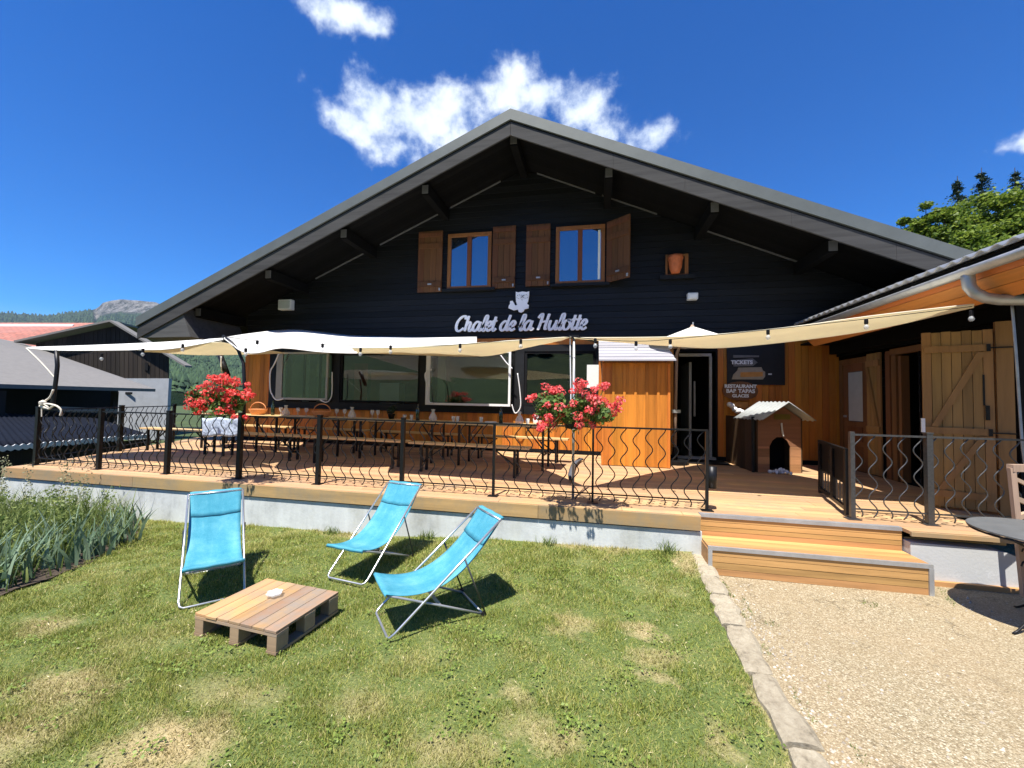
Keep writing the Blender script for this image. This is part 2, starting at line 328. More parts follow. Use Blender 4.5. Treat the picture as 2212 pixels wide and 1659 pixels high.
def m_concrete(name, c, streak=True):
    t = NT(name); n = t.noise(2.2, 8, .72); s = t.noise(5, 5, .6, (1, 1, .12), (1, 5, 2)); f = t.noise(45, 5, .7)
    a = t.math('ADD', t.math('MULTIPLY', n, .5), t.math('ADD', t.math('MULTIPLY', s, .38 if streak else 0), t.math('MULTIPLY', f, .14)))
    col = t.ramp(a, [(.36, mul(c, .62)), (.48, mul(c, .92)), (.60, mul(c, 1.12)), (.72, mul(c, 1.25))])
    t.base(t.mix(t.ramp(t.noise(1.1, 5, .7, (1, 1, .5), (9, 9, 9)), [(.52, (0, 0, 0)), (.7, (.5, .5, .5))]), col, (.33, .31, .21))); t.set(Roughness=.9); t.bump(f, .35, .006); return t.m
MAT['concrete'] = m_concrete('stained_concrete', (.56, .58, .56)); MAT['plaster'] = m_concrete('pale_plaster', (.78, .79, .78), False)
def m_mountain():
    t = NT('mountain_slopes'); geo = t.n('NewGeometry'); sp = t.n('SeparateXYZ'); t.L.new(geo.outputs['Position'], sp.inputs[0])
    f = t.noise(.035, 9, .8); f2 = t.noise(.006, 5, .6, loc=(9, 2, 0))
    forest = t.ramp(f, [(.38, (.012, .030, .022)), (.60, (.045, .085, .045))]); mead = (.06, .10, .04)
    col = t.mix(t.ramp(f2, [(.54, (0, 0, 0)), (.62, (.6, .6, .6))]), forest, mead)
    cl = t.n('Attribute', attribute_name='cliff'); rock = t.ramp(t.noise(.035, 8, .8, (1, 1, .25)), [(.40, (.03, .045, .035)), (.5, (.22, .21, .19)), (.62, (.42, .40, .37))])
    col = t.mix(t.math('MULTIPLY', cl.outputs['Fac'], 1.0), col, rock); t.base(col); t.set(Roughness=1); t.b.inputs['Specular IOR Level'].default_value = 0
    t.bump(f, 1.0, 40); return t.m
MAT['mountain'] = m_mountain()
def m_meadow():
    t = NT('meadow'); f = t.noise(.4, 8, .7); t.base(t.ramp(f, [(.3, (.022, .040, .008)), (.7, (.06, .085, .018))])); t.set(Roughness=1); return t.m
MAT['meadow'] = m_meadow()

# ------------------------------------------------------------------ mesh helpers
class MB:
    def __init__(s): s.v = []; s.f = []
    def add(s, vs, fs):
        o = len(s.v); s.v += [tuple(v) for v in vs]; s.f += [tuple(i+o for i in f) for f in fs]; return s
    def box(s, x0, x1, y0, y1, z0, z1, M_=None):
        vs = [Vector(p) for p in ((x0, y0, z0), (x1, y0, z0), (x1, y1, z0), (x0, y1, z0), (x0, y0, z1), (x1, y0, z1), (x1, y1, z1), (x0, y1, z1))]
        if M_: vs = [M_ @ v for v in vs]
        return s.add(vs, [(0, 3, 2, 1), (4, 5, 6, 7), (0, 1, 5, 4), (1, 2, 6, 5), (2, 3, 7, 6), (3, 0, 4, 7)])
    def bar(s, p, q, w, h, up=(0, 0, 1)):
        p, q = Vector(p), Vector(q); d = (q-p).normalized(); up = Vector(up)
        if abs(d.dot(up)) > .98: up = Vector((0, 1, 0))
        a = d.cross(up).normalized(); b = a.cross(d)
        vs = [e + a*(w/2*i) + b*(h/2*j) for e in (p, q) for i, j in ((-1, -1), (1, -1), (1, 1), (-1, 1))]
        return s.add(vs, [(3, 2, 1, 0), (4, 5, 6, 7), (0, 1, 5, 4), (1, 2, 6, 5), (2, 3, 7, 6), (3, 0, 4, 7)])
    def tube(s, pts, r, n=8, closed=False, r2=None):
        pts = [Vector(p) for p in pts]; m = len(pts); vs = []; prev = None
        for i, p in enumerate(pts):
            if closed: t = pts[(i+1) % m]-pts[i-1]
            else: t = pts[min(i+1, m-1)]-pts[max(i-1, 0)]
            t.normalize()
            if prev is None:
                a = t.orthogonal().normalized()
            else:
                a = prev - t*prev.dot(t)
                a = a.normalized() if a.length > 1e-6 else t.orthogonal().normalized()
            prev = a; b = t.cross(a); rr = r if r2 is None else r+(r2-r)*i/(m-1)
            vs += [p + (a*math.cos(k*2*math.pi/n)+b*math.sin(k*2*math.pi/n))*rr for k in range(n)]
        fs = []
        for i in range(m if closed else m-1):
            j = (i+1) % m
            for k in range(n): fs.append((i*n+k, i*n+(k+1) % n, j*n+(k+1) % n, j*n+k))
        if not closed: fs += [tuple(range(n-1, -1, -1)), tuple(range((m-1)*n, m*n))]
        return s.add(vs, fs)
    def lathe(s, prof, c=(0, 0, 0), n=20):
        c = Vector(c); vs = []; m = len(prof)
        for r, z in prof: vs += [c+Vector((r*math.cos(k*2*math.pi/n), r*math.sin(k*2*math.pi/n), z)) for k in range(n)]
        fs = [(i*n+k, i*n+(k+1) % n, (i+1)*n+(k+1) % n, (i+1)*n+k) for i in range(m-1) for k in range(n)]
        fs += [tuple(range(n-1, -1, -1)), tuple(range((m-1)*n, m*n))]
        return s.add(vs, fs)
    def prism(s, poly, off):
        """poly: 3D points, extruded by vector off"""
        n = len(poly); off = Vector(off); a = [Vector(p) for p in poly]; b = [p+off for p in a]
        return s.add(a+b, [tuple(range(n-1, -1, -1)), tuple(range(n, 2*n))]+[(i, (i+1) % n, n+(i+1) % n, n+i) for i in range(n)])
    def grid(s, rows):
        n = len(rows[0]); vs = [p for r in rows for p in r]
        return s.add(vs, [(i*n+k, i*n+k+1, (i+1)*n+k+1, (i+1)*n+k) for i in range(len(rows)-1) for k in range(n-1)])
    def build(s, name, mat, parent=None, smooth=False, bevel=0):
        me = bpy.data.meshes.new(name); me.from_pydata(s.v, [], s.f); me.update()
        import bmesh
        bm = bmesh.new(); bm.from_mesh(me); bmesh.ops.recalc_face_normals(bm, faces=bm.faces); bm.to_mesh(me); bm.free()
        if smooth: me.polygons.foreach_set('use_smooth', [True]*len(me.polygons))
        if mat: me.materials.append(MAT[mat] if isinstance(mat, str) else mat)
        o = bpy.data.objects.new(name, me); COL.objects.link(o)
        if parent: o.parent = parent; o.matrix_parent_inverse = Matrix.Translation(-parent.matrix_basis.translation) if False else Matrix.Identity(4)
        if bevel:
            b = o.modifiers.new('bevel', 'BEVEL'); b.width = bevel; b.segments = 1; b.limit_method = 'ANGLE'
        return o
def np_mesh(name, V, Fc, mat, parent=None, smooth=False, k=3):
    me = bpy.data.meshes.new(name); nv, nf = len(V), len(Fc)
    me.vertices.add(nv); me.vertices.foreach_set('co', np.asarray(V, np.float32).ravel())
    me.loops.add(nf*k); me.loops.foreach_set('vertex_index', np.asarray(Fc, np.int32).ravel())
    me.polygons.add(nf); me.polygons.foreach_set('loop_start', np.arange(0, nf*k, k, dtype=np.int32))
    me.polygons.foreach_set('loop_total', np.full(nf, k, np.int32))
    me.update(calc_edges=True); me.validate()
    me.materials.append(MAT[mat] if isinstance(mat, str) else mat)
    if smooth: me.polygons.foreach_set('use_smooth', [True]*nf)
    o = bpy.data.objects.new(name, me); COL.objects.link(o)
    if parent: o.parent = parent
    return o
def tag(o, label=None, cat=None, group=None, kind=None):
    if label: o['label'] = label
    if cat: o['category'] = cat
    if group: o['group'] = group
    if kind: o['kind'] = kind
    return o
def thing(name, label, cat, loc=(0, 0, 0), rz=0, group=None):
    """an empty at the thing's base; its parts are built in local coordinates"""
    o = bpy.data.objects.new(name, None); COL.objects.link(o); o.location = loc; o.rotation_euler = (0, 0, rz); o.empty_display_size = .1
    return tag(o, label, cat, group)
def dup(root, loc=None, rz=None, label=None, group=None):
    r = root.copy(); COL.objects.link(r)
    if loc is not None: r.location = loc
    if rz is not None: r.rotation_euler = (0, 0, rz)
    if label: r['label'] = label
    if group: r['group'] = group
    def rec(src, dst):
        for ch in [c for c in src.children]:
            c = ch.copy(); COL.objects.link(c); c.parent = dst; rec(ch, c)
    rec(root, r); return r
def frange(a, b, s):
    out = []
    while a < b-1e-6: out.append(a); a += s
    return out

def wp(o):
    """the part's mesh is given in world coordinates: undo the thing's own placement"""
    p = o.parent; o.matrix_parent_inverse = (Matrix.Translation(p.location) @ p.rotation_euler.to_matrix().to_4x4()).inverted(); return o
DZ = .48          # deck level
YF = 9.0          # facade plane
XL, XR = -8.95, 4.62

# ================================================================== SETTING
def lawn_z(x, y):
    z = 0.0
    if y > 3.2: z += (y-3.2)/1.3*np.interp(x, [-9, -5.8, -2.1, 1.1], [-.13, -.10, .015, .11])
    if x < -7.5: z -= (-7.5-x)*.12
    return z + .012*math.sin(x*2.3+y)+.01*math.sin(y*3.1-x*1.2)
def path_edge(y): return .895 + .03*max(0, (y-2.6))          # x of the kerb's lawn side
def build_ground():
    b = MB(); rows = []
    b.box(-3000, 3000, -3000, 400, -1.9, -1.35)
    tag(b.build('ground', 'meadow'), kind='structure')
    xs = np.concatenate([np.linspace(-16, -8, 17), np.linspace(-7.8, .88, 90)]); ys = np.concatenate([np.linspace(-14, 0, 15), np.linspace(.2, 4.52, 44)])
    rows = []
    for y in ys:
        r = []
        for i, x in enumerate(xs):
            xx = x
            if i == len(xs)-1: xx = path_edge(y)+.02
            z = lawn_z(xx, y)
            if xx < -13: z = -1.4
            r.append((xx, y, z))
        rows.append(r)
    tag(MB().grid(rows).build('lawn', 'turf', smooth=True), kind='structure')
    # gravel path
    rows = []
    for y in np.concatenate([np.linspace(-14, 1, 16), np.linspace(1.1, 4.66, 40), np.linspace(4.9, 30, 20)]):
        rows.append([(x if k else path_edge(y)+.12, y, .012*math.sin(x*1.7+y*2)*(.3 if y > 3 else 1) - (.0 if y < 3.9 else .0)) for k, x in enumerate(np.linspace(.9, 14, 60))])
    tag(MB().grid(rows).build('path', 'gravel', smooth=True), kind='structure')
    # kerb: a line of rough stones
    k = MB(); y = -1.0; rg = random.Random(3)
    while y < 4.15:
        L = rg.uniform(.28, .55); x = path_edge(y); w = rg.uniform(.165, .195)
        n = 5; top = []
        for i in range(n+1):
            yy = y+L*i/n*.955; e0 = rg.uniform(-.018, .016); e1 = rg.uniform(-.024, .02)
            h = .022+.05*max(0, (yy-3.0))+rg.uniform(-.005, .005); xx = path_edge(yy)
            q_ = .012 if i in (0, n) else 0; top.append([(xx+e0+q_, yy, -.05), (xx+.008+e0+q_, yy, h-.01-q_*.5), (xx+.03+e0+q_, yy, h-q_*.4), (xx+w*.5, yy, h+rg.uniform(-.006, .006)-q_*.4), (xx+w-.03+e1-q_, yy, h-q_*.4), (xx+w+e1-q_, yy, h-.018), (xx+w+e1-q_, yy, -.05)])
        k.grid(top)
        for rr in (top[0], top[-1]): k.add(rr, [tuple(range(len(rr)))])
        y += L
    tag(k.build('kerb', 'stone'), kind='structure')
build_ground()

def build_deck():
    def xleft(y): return -8.62 if y < 4.9 else -8.62-(y-4.9)*.42
    b = MB(); y = 4.50; rg = random.Random(5)
    while y < 12.0:
        w = .138; x = xleft(y); xe = 4.58 if y > 5.3 else 3.72
        joints = sorted(rg.uniform(x+.5, xe-.5) for _ in range(4))
        for a, c in zip([x]+joints, joints+[xe]):
            if y > YF-.1 and a > XL: continue
            c2 = min(c, XL) if y > YF-.1 else c
            if y < 4.55:
                for p_, q_ in ((a, min(c2, 1.07)), (max(a, 2.87), c2)):
                    if q_-p_ > .05: b.box(p_, q_-.004, y, y+w-.006, DZ-.03, DZ)
                continue
            if c2-a > .05: b.box(a, c2-.004, y, y+w-.006, DZ-.03, DZ)
        y += w
    tag(b.build('deck', 'deck'), kind='structure')
    u = MB(); u.box(-8.5, 3.6, 4.62, 9.05, DZ-.09, DZ-.034); u.box(3.6, 4.6, 5.4, 9.05, DZ-.09, DZ-.034)
    u.prism([(-8.5, 4.62, DZ-.034), (-8.5, 12, DZ-.034), (-11.4, 12, DZ-.034), (-8.6, 4.95, DZ-.034)], (0, 0, -.06))
    tag(u.build('deck_underside', 'soffit_wood'), kind='structure')
build_deck()

# deck edge: retaining wall with a two board fascia
ew = thing('terrace_wall', 'long low stained concrete wall with wooden edge boards carrying the deck behind the deckchairs', 'wall', (-3.8, 4.56, 0))
wl = MB(); wl.box(-8.72, 1.075, 4.502, 4.75, -.6, .318); wp(wl.build('wall', 'concrete', ew))
wl = MB(); wl.box(-8.72, -8.5, 4.752, 9, -1.4, .30); wp(wl.build('side_wall', 'concrete', ew))
fb = MB(); xs = [-8.66, -6.2, -4.35, -2.3, -.6, 1.06]
for a, c in zip(xs[:-1], xs[1:]):
    fb.box(a, c-.004, 4.478, 4.498, .335, .474)
wp(fb.build('fascia_board', 'fascia', ew))
rw = thing('plaster_wall', 'short pale plastered wall right of the wooden steps behind the bistro table', 'wall', (3.3, 4.7, 0))
w = MB(); prof = [(2.885, .37), (3.2, .365), (3.45, .36), (3.62, .34), (3.72, .30), (3.78, .22), (3.80, .1), (3.80, -.1), (2.885, -.1)]
w.prism([(x, 4.515, z) for x, z in prof], (0, .25, 0)); wp(w.build('wall', 'plaster', rw))
w = MB(); w.box(2.9, 3.75, 4.475, 4.513, .0, .045); wp(w.build('base_board', 'step', rw))
ed = MB(); ed.box(2.872, 3.72, 4.478, 4.498, .435, .474); ed.box(2.9, 3.7, 4.62, 4.70, .375, .43); wp(ed.build('edge_board', 'fascia', rw))

# steps
st = thing('wooden_steps', 'two wide orange brown wooden steps with grey metal nosings leading up to the deck', 'steps', (1.97, 4.4, 0))
b = MB()
for z0, z1 in ((.0, .056), (.060, .116), (.122, .176), (.180, .236)): b.box(1.09, 2.862, 4.25, 4.272, z0, z1)
wp(b.build('lower_riser', 'step', st))
b = MB()
for i in range(3): b.box(1.075, 2.872, 4.262+i*.121, 4.262+i*.121+.115, .238, .262)
wp(b.build('tread', 'step', st))
b = MB()
for z0, z1 in ((.264, .307), (.311, .352), (.357, .401), (.405, .447)): b.box(1.075, 2.868, 4.597, 4.618, z0, z1)
wp(b.build('upper_riser', 'step', st))
b = MB(); b.box(1.07, 2.876, 4.238, 4.262, .232, .268); wp(b.build('nosing', 'zinc', st))
b = MB(); b.box(1.07, 2.866, 4.584, 4.634, .449, .484); wp(b.build('nosing', 'zinc', st))
for x in (1.068, 2.842):
    b = MB(); b.box(x, x+.036, 4.236, 4.25, -.03, .232); wp(b.build('corner_post', 'zinc', st))
for x in (1.069, 2.866):
    b = MB(); b.box(x, x+.010, 4.272, 4.62, 0.0, .236); wp(b.build('side_board', 'step', st))

# ================================================================== CHALET
ch = thing('chalet', 'large dark stained chalet with a broad gable roof and orange lower cladding', 'chalet', (-2.2, YF, DZ))
RX, RZF, SL = -1.655, 6.93, .437      # ridge x, soffit height at ridge, slope
def soff(x): return RZF-SL*abs(x-RX)
YR, YB = 7.45, 24.0
def roof_slab(z0, z1, y0, y1, xl, xr):
    b = MB()
    for xe in (xl, xr):
        p = [(RX, y0, RZF+z0), (RX, y0, RZF+z1), (xe, y0, soff(xe)+z1), (xe, y0, soff(xe)+z0)]
        b.prism(p, (0, y1-y0, 0))
    return b
XE_L, XE_R = -10.42, 7.1
rf = wp(roof_slab(.075, .285, YR-.03, YB, XE_L-.02, XE_R+.02).build('roof', 'roof_metal', ch))
sb = MB()
# soffit boards running with the slope, one island each
y = YR+.06
while y < YF-.01:
    for xe in (XE_L+.05, XE_R-.05):
        sb.prism([(RX, y, RZF+.0), (RX, y, RZF+.03), (xe, y, soff(xe)+.03), (xe, y, soff(xe)+.0)], (0, .118, 0))
    y += .122
sb.build('soffit', 'soffit_wood', rf)
roof_slab(.034, .07, YF-.3, YB-.2, XE_L+.1, XE_R-.1).build('roof_deck', 'soffit_wood', rf)
# weathered verge boards (two lengths of board per side with joints)
for xe, sg in ((XE_L, -1), (XE_R, 1)):
    L = abs(xe-RX); cuts = [0, .22, .36, .55, .72, .86, 1.0] if sg > 0 else [0, .3, .52, .8, 1.0]
    for a, c in zip(cuts[:-1], cuts[1:]):
        xa, xc = RX+sg*L*a+(sg*.003), RX+sg*L*c
        p = [(xa, YR, soff(xa)-.22), (xa, YR, soff(xa)+.045), (xc, YR, soff(xc)+.045), (xc, YR, soff(xc)-.22)]
        MB().prism(p, (0, .035, 0)).build('verge_board', 'verge', rf)
b = MB()
for xe, sg in ((XE_L, -1), (XE_R, 1)):
    b.prism([(RX+sg*.01, YR+.012, RZF+.047), (RX+sg*.01, YR+.012, RZF+.073), (xe, YR+.012, soff(xe)+.073), (xe, YR+.012, soff(xe)+.047)], (0, .1, 0))
b.build('verge_gap_strip', 'black', rf)
# closed box at the left eave
b = MB(); zb = soff(-8.75)-.55
b.prism([(XE_L+.03, YR+.035, soff(XE_L)-.19), (-8.95, YR+.035, soff(XE_L)-.19), (-9.25, YR+.035, soff(-9.25)-.03), (XE_L+.03, YR+.035, soff(XE_L)-.03)], (0, 1.5, 0)).build('eave_box', 'grey_wood', rf)
# purlins
for k in range(-4, 5):
    x = RX+1.86*k
    if k == 4: continue
    zt = soff(x+ (.09 if k > 0 else -.09 if k < 0 else .0))-.004
    b = MB(); b.box(x-.075, x+.075, YR+.32, YF+.02, zt-.22, zt); pu = b.build('purlin', 'soffit_wood', ch); wp(pu)
    b = MB(); b.box(x-.065, x+.065, YR+.30, YR+.318, zt-.19, zt-.02); b.build('purlin_end', 'dull_trim', pu)
# gable wall, black siding laid as overlapping boards
b = MB(); z = 3.04
while z < RZF-.12:
    h = .135
    def xat(zz): return (RZF-.02-zz)/SL
    xa, xb = max(XL, RX-xat(z)), min(6.6, RX+xat(z)); xa2, xb2 = max(XL, RX-xat(z+h)), min(6.6, RX+xat(z+h))
    if xb2-xa2 > .05:
        b.prism([(xa, YF-.012, z), (xb, YF-.012, z), (xb2, YF, z+h-.004), (xa2, YF, z+h-.004)], (0, .05, 0))
    z += h
siding = wp(b.build('siding', 'black_wood', ch))
b = MB(); b.box(XL+.02, 1.62, YF+.06, YF+.26, DZ-.1, 1.48); b.box(XL+.02, 1.62, YF+.06, YF+.26, 2.74, 3.0); b.box(XL+.02, -8.0, YF+.06, YF+.26, 1.48, 2.74); b.box(.02, 1.62, YF+.06, YF+.26, 1.48, 2.74); b.box(2.44, 6.6, YF+.06, YF+.26, DZ-.1, 3.0); b.box(1.62, 2.44, YF+.06, YF+.26, 2.74, 3.0)
b.prism([(XL+.02, YF+.062, 3.001), (6.6, YF+.062, 3.001), (6.6, YF+.062, soff(6.6)), (RX, YF+.062, RZF), (XL+.02, YF+.062, soff(XL))], (0, .2, 0))
b.box(XL+.02, XL+.2, YF+.27, YB-1, -1.4, soff(XL)); b.box(6.4, 6.6, YF+.27, YB-1, -1.4, soff(6.6)); b.box(XL+.02, 6.6, YB-1, YB-.8, -1.4, soff(XL))
b.box(XL+.02, 6.6, YF+.1, YB-.8, -1.4, DZ-.14); b.box(-8.3, .3, YF+3.2, YF+3.3, DZ, 3.0); b.box(-8.4, -8.3, YF+.27, YF+3.3, DZ, 3.0); b.box(.3, .4, YF+.27, YF+3.3, DZ, 3.0); b.box(-8.3, .3, YF+.27, YF+3.2, .6, .7); b.box(-8.3, .3, YF+.065, YF+3.2, 2.92, 2.99)
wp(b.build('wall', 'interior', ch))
# thin trim where wall meets soffit
for sg in (-1, 1):
    for a, c in ((.55, 1.75), (1.95, 3.55), (3.8, 5.3)) if sg < 0 else ((.3, 1.6), (1.75, 2.9), (3.75, 5.6)):
        xa, xc = RX+sg*a, RX+sg*c
        b = MB(); b.prism([(xa, YF-.045, soff(xa)-.03), (xc, YF-.045, soff(xc)-.03), (xc, YF-.045, soff(xc)-.005), (xa, YF-.045, soff(xa)-.005)], (0, .03, 0))
        wp(b.build('eave_trim', 'dull_trim', ch))
# orange vertical cladding
def boards(x0, x1, z0, z1, w=.118, y=YF, name='cladding', par=ch):
    b = MB(); x = x0; rg = random.Random(int(x0*100)+7)
    while x < x1-.01:
        e = min(x+w, x1); dy = rg.uniform(0, .004)
        b.box(x, e-.006, y-.02-dy, y+.0, z0, z1); x += w
    return wp(b.build(name, 'orange_v', par))
boards(XL, -8.20, .56, 3.02); boards(-8.18, .06, .56, 1.325); boards(.06, 1.60, .56, 3.02); boards(2.44, XR, .56, 3.02)
b = MB(); b.box(-4.2, 1.6, YF-.022, YF, 3.0-.13, 3.02); wp(b.build('lintel_board', 'orange_v', ch))
boards(1.60, 2.44, 2.76, 3.02)
b = MB(); b.box(XL, 1.6, YF-.03, YF+.04, DZ, .555); b.box(2.45, XR, YF-.03, YF+.04, DZ, .555); wp(b.build('plinth', 'black', ch))
b = MB(); b.box(XL+.02, 6.4, YF+.0, YF+.058, DZ, 3.0-.02) if False else None
# black window band
bands = [(-8.2, -7.98), (-6.36, -6.18), (-4.06, -3.9), (-1.78, -1.57), (-.0, .06)]
b = MB(); b.box(-8.2, .06, YF-.035, YF+.05, 1.335, 1.49); b.box(-8.2, -4.0, YF-.035, YF+.05, 2.70, 3.035); b.box(-4.0, .06, YF-.035, YF+.05, 2.72, 2.865)
for a, c in bands: b.box(a, c, YF-.034, YF+.05, 1.49, 2.72)
wp(b.build('window_surround', 'black_wood', ch))
b = MB(); b.box(-8.22, .08, YF-.09, YF-.036, 1.315, 1.345); wp(b.build('window_ledge', 'black_wood', ch))

def ground_window(x0, x1, z0, z1, fr='black', mull=(), label=None, fw=.05, tilt=0):
    b = MB(); y0 = YF-.02
    b.box(x0, x1, y0, y0+.05, z0, z0+fw); b.box(x0, x1, y0, y0+.05, z1-fw, z1); b.box(x0, x0+fw, y0, y0+.05, z0+fw, z1-fw); b.box(x1-fw, x1, y0, y0+.05, z0+fw, z1-fw)
    for mx in mull: b.box(mx-.02, mx+.02, y0, y0+.05, z0+fw, z1-fw)
    w = wp(b.build('window', fr, ch)); 
    g = MB(); g.box(x0+fw, x1-fw, y0+.03+.0, y0+.036, z0+fw, z1-fw); g.build('pane', 'glass_low', w)
    if label: w['label'] = label
    return w
w1 = ground_window(-7.97, -6.37, 1.50, 2.73, 'black', (-7.2, -6.75))
w2 = ground_window(-6.17, -4.07, 1.50, 2.70, 'black')
w3 = ground_window(-3.89, -1.79, 1.50, 2.70, 'black')
w4 = ground_window(-1.56, -.01, 1.50, 2.72, 'black')
# opened white casements standing in front of windows one and three
MAT['blind_frame'] = m_plain('grey_casement_paint', (.34, .34, .30), .6, 0, .1, 8, 0)
def casement(x0, x1, z0, z1, y, fw, w, lab):
    b = MB(); b.box(x0, x0+fw, y, y+.045, z0, z1); b.box(x1-.05, x1, y, y+.045, z0, z1); b.box(x0+fw, x1-.05, y, y+.045, z0, z0+.05); b.box(x0+fw, x1-.05, y, y+.045, z1-.05, z1)
    o = b.build('casement', 'white' if x0 > -5 else 'blind_frame', w); o['label'] = lab
    MB().box(x0+fw, x1-.05, y+.018, y+.024, z0+.05, z1-.05).build('pane', 'glass_low', w)
casement(-7.88, -6.42, 1.53, 2.72, YF-.16, .17, w1, 'pale framed opened casement')
casement(-3.84, -1.84, 1.48, 2.72, YF-.20, .10, w3, 'white framed opened casement')
# what shows behind the panes
def inside(name, mat, x0, x1, z0, z1, y, w, d=.02):
    o = MB().box(x0, x1, y, y+d, z0, z1).build(name, mat, w); return o
MAT['curtain_cloth'] = m_plain('pale_green_curtain', (.45, .50, .40), .9, 0, .15, 30, .1); MAT['blind'] = m_plain('cream_blind', (.62, .58, .44), .9, 0, .1, 10, .05); MAT['maroon'] = m_plain('maroon_board', (.16, .035, .022), .8, 0, .4, 6, .1); MAT['cabinet'] = m_plain('grey_cabinet', (.42, .44, .50), .5, 0, .1, 5, 0)
for (a, c) in ((603, 618), (655, 668), (686, 700)): inside('curtain', 'curtain_cloth', ony(a, 800, YF+.3).x, ony(c, 800, YF+.3).x, 1.2, 2.8, YF+.3, w1)
inside('blind', 'blind', ony(683, 800, YF+.28).x, ony(712, 800, YF+.28).x, 2.12, 2.8, YF+.28, w1)
inside('back_board', 'maroon', -6.3, -3.95, .8, 2.35, YF+1.6, w2); inside('cabinet', 'cabinet', ony(820, 850, YF+.9).x, ony(862, 850, YF+.9).x, 1.2, ony(840, 827, YF+.9).z, YF+.9, w2, .3)
inside('worktop', 'cabinet', -6.1, -4.1, 1.50, 1.52, YF+.35, w2, .4); inside('side_board', 'maroon', -6.12, -5.75, 1.2, 2.5, YF+.5, w2)
inside('curtain', 'blind', -3.75, -3.55, 1.2, 2.8, YF+.28, w3)
def cord(pts, par, r=.012, nm='stay_cord'):
    P = [Vector(p) for p in pts]; out = []
    for i in range(len(P)-1):
        p0, p1, p2, p3 = P[max(i-1, 0)], P[i], P[i+1], P[min(i+2, len(P)-1)]
        for k in range(6):
            t = k/6; out.append(.5*((2*p1)+(-p0+p2)*t+(2*p0-5*p1+4*p2-p3)*t*t+(-p0+3*p1-3*p2+p3)*t**3))
    out.append(P[-1]); return MB().tube(out, r, 6).build(nm, 'rope' if par is None else 'white', par, smooth=True)
Z = lambda zx, zy, Y, ox, oy, sc: ony((ox+zx*sc)*.8379, (oy+zy*sc)*.8379, Y)
c2 = lambda a, b_, Y=YF-.3: Z(a, b_, Y, 540, 840, .2984)
c3 = lambda a, b_, Y=YF-.3: Z(a, b_, Y, 1100, 840, .2984)
cord([c2(605, 230), c2(555, 340), c2(525, 400), c2(525, 540), c2(545, 600), c2(580, 640), c2(640, 630)], w1, .016)
cord([c2(955, 640), c2(1010, 660), c2(1050, 620), c2(1060, 540), c2(1060, 400)], w1, .014)
cord([c2(1920, 375), c2(1865, 415), c2(1880, 520), c2(1895, 650), c2(1930, 670)], w3, .018)
cord([c3(640, 255), c3(690, 320), c3(740, 370)], w3, .014)
cord([c3(785, 410), c3(805, 560), c3(810, 700), c3(765, 755), c3(735, 680)], w3, .013)
# a notice taped inside window four
b = MB(); p0, p1 = ony(1268, 788, YF-.04), ony(1293, 838, YF-.04); b.box(p0.x, p1.x, YF-.046, YF-.04, p1.z, p0.z); o = b.build('notice', 'paper', w4); o['label'] = 'tall white paper notice on the pane'

# entrance: open doorway with pale frame and a dark passage
b = MB(); b.box(1.62, 1.66, YF-.04, YF+.28, DZ, 2.74); b.box(2.40, 2.44, YF-.04, YF+.28, DZ, 2.74); b.box(1.66, 2.40, YF-.04, YF+.28, 2.70, 2.74)
ed_ = wp(b.build('entrance_frame', 'black', ch))
b = MB(); b.box(1.70, 2.33, YF+.0, YF+.05, 2.60, 2.66); b.box(2.29, 2.34, YF+.0, YF+.05, DZ+.05, 2.6); b.box(1.67, 2.39, YF-.1, YF+.05, DZ, DZ+.06); b.build('door_frame', 'pale_trim', ed_)
b = MB(); b.box(1.95, 2.0, YF+.25, YF+1.1, DZ, 2.5); o = b.build('inner_door', 'pale_trim', ed_)
b = MB(); b.box(2.06, 2.09, YF+.3, YF+.36, 1.35, 2.1); b.build('handle', 'pale_trim', ed_)
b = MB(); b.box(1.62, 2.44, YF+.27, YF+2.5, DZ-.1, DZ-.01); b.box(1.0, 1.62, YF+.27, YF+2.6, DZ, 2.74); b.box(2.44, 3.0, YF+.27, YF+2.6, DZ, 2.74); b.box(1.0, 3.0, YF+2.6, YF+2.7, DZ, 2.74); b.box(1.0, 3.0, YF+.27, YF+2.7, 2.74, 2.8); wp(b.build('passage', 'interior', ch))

# upper windows and shutters
def upper_window(x0, x1, z0, z1):
    b = MB(); y = YF-.06; f = .085; xm = (x0+x1)/2
    b.box(x0, x1, y, YF, z0, z0+.06); b.box(x0, x1, y, YF, z1-f, z1); b.box(x0, x0+f, y, YF, z0+.06, z1-f); b.box(x1-f, x1, y, YF, z0+.06, z1-f); b.box(xm-.05, xm+.05, y-.006, YF, z0+.06, z1-f)
    w = wp(b.build('window', 'frame_wood', ch, bevel=.004))
    for a, c in ((x0+f, xm-.05), (xm+.05, x1-f)): MB().box(a, c, YF-.03, YF-.022, z0+.06, z1-f).build('pane', 'glass', w)
    MB().box(x0-.1, x1+.1, YF-.10, YF-.012, z0-.06, z0-.002).build('sill', 'black_wood', w)
    return w
uw1 = upper_window(-3.44, -2.38, 4.19, 5.50); uw2 = upper_window(-.90, .17, 4.21, 5.50)
b = MB(); p = [c for c in [(-3.34, 5.41), (-2.97, 5.41), (-2.97, 5.34), (-3.03, 5.30), (-3.09, 5.35), (-3.16, 5.38), (-3.22, 5.33), (-3.28, 5.27), (-3.34, 5.33)]]
b.prism([(x, YF-.036, z) for x, z in p], (0, .004, 0)).build('curtain_edge', 'black', uw1)
b = MB(); b.box(.02, .07, YF-.037, YF-.032, 4.29, 5.38); b.build('curtain', 'paper', uw2)
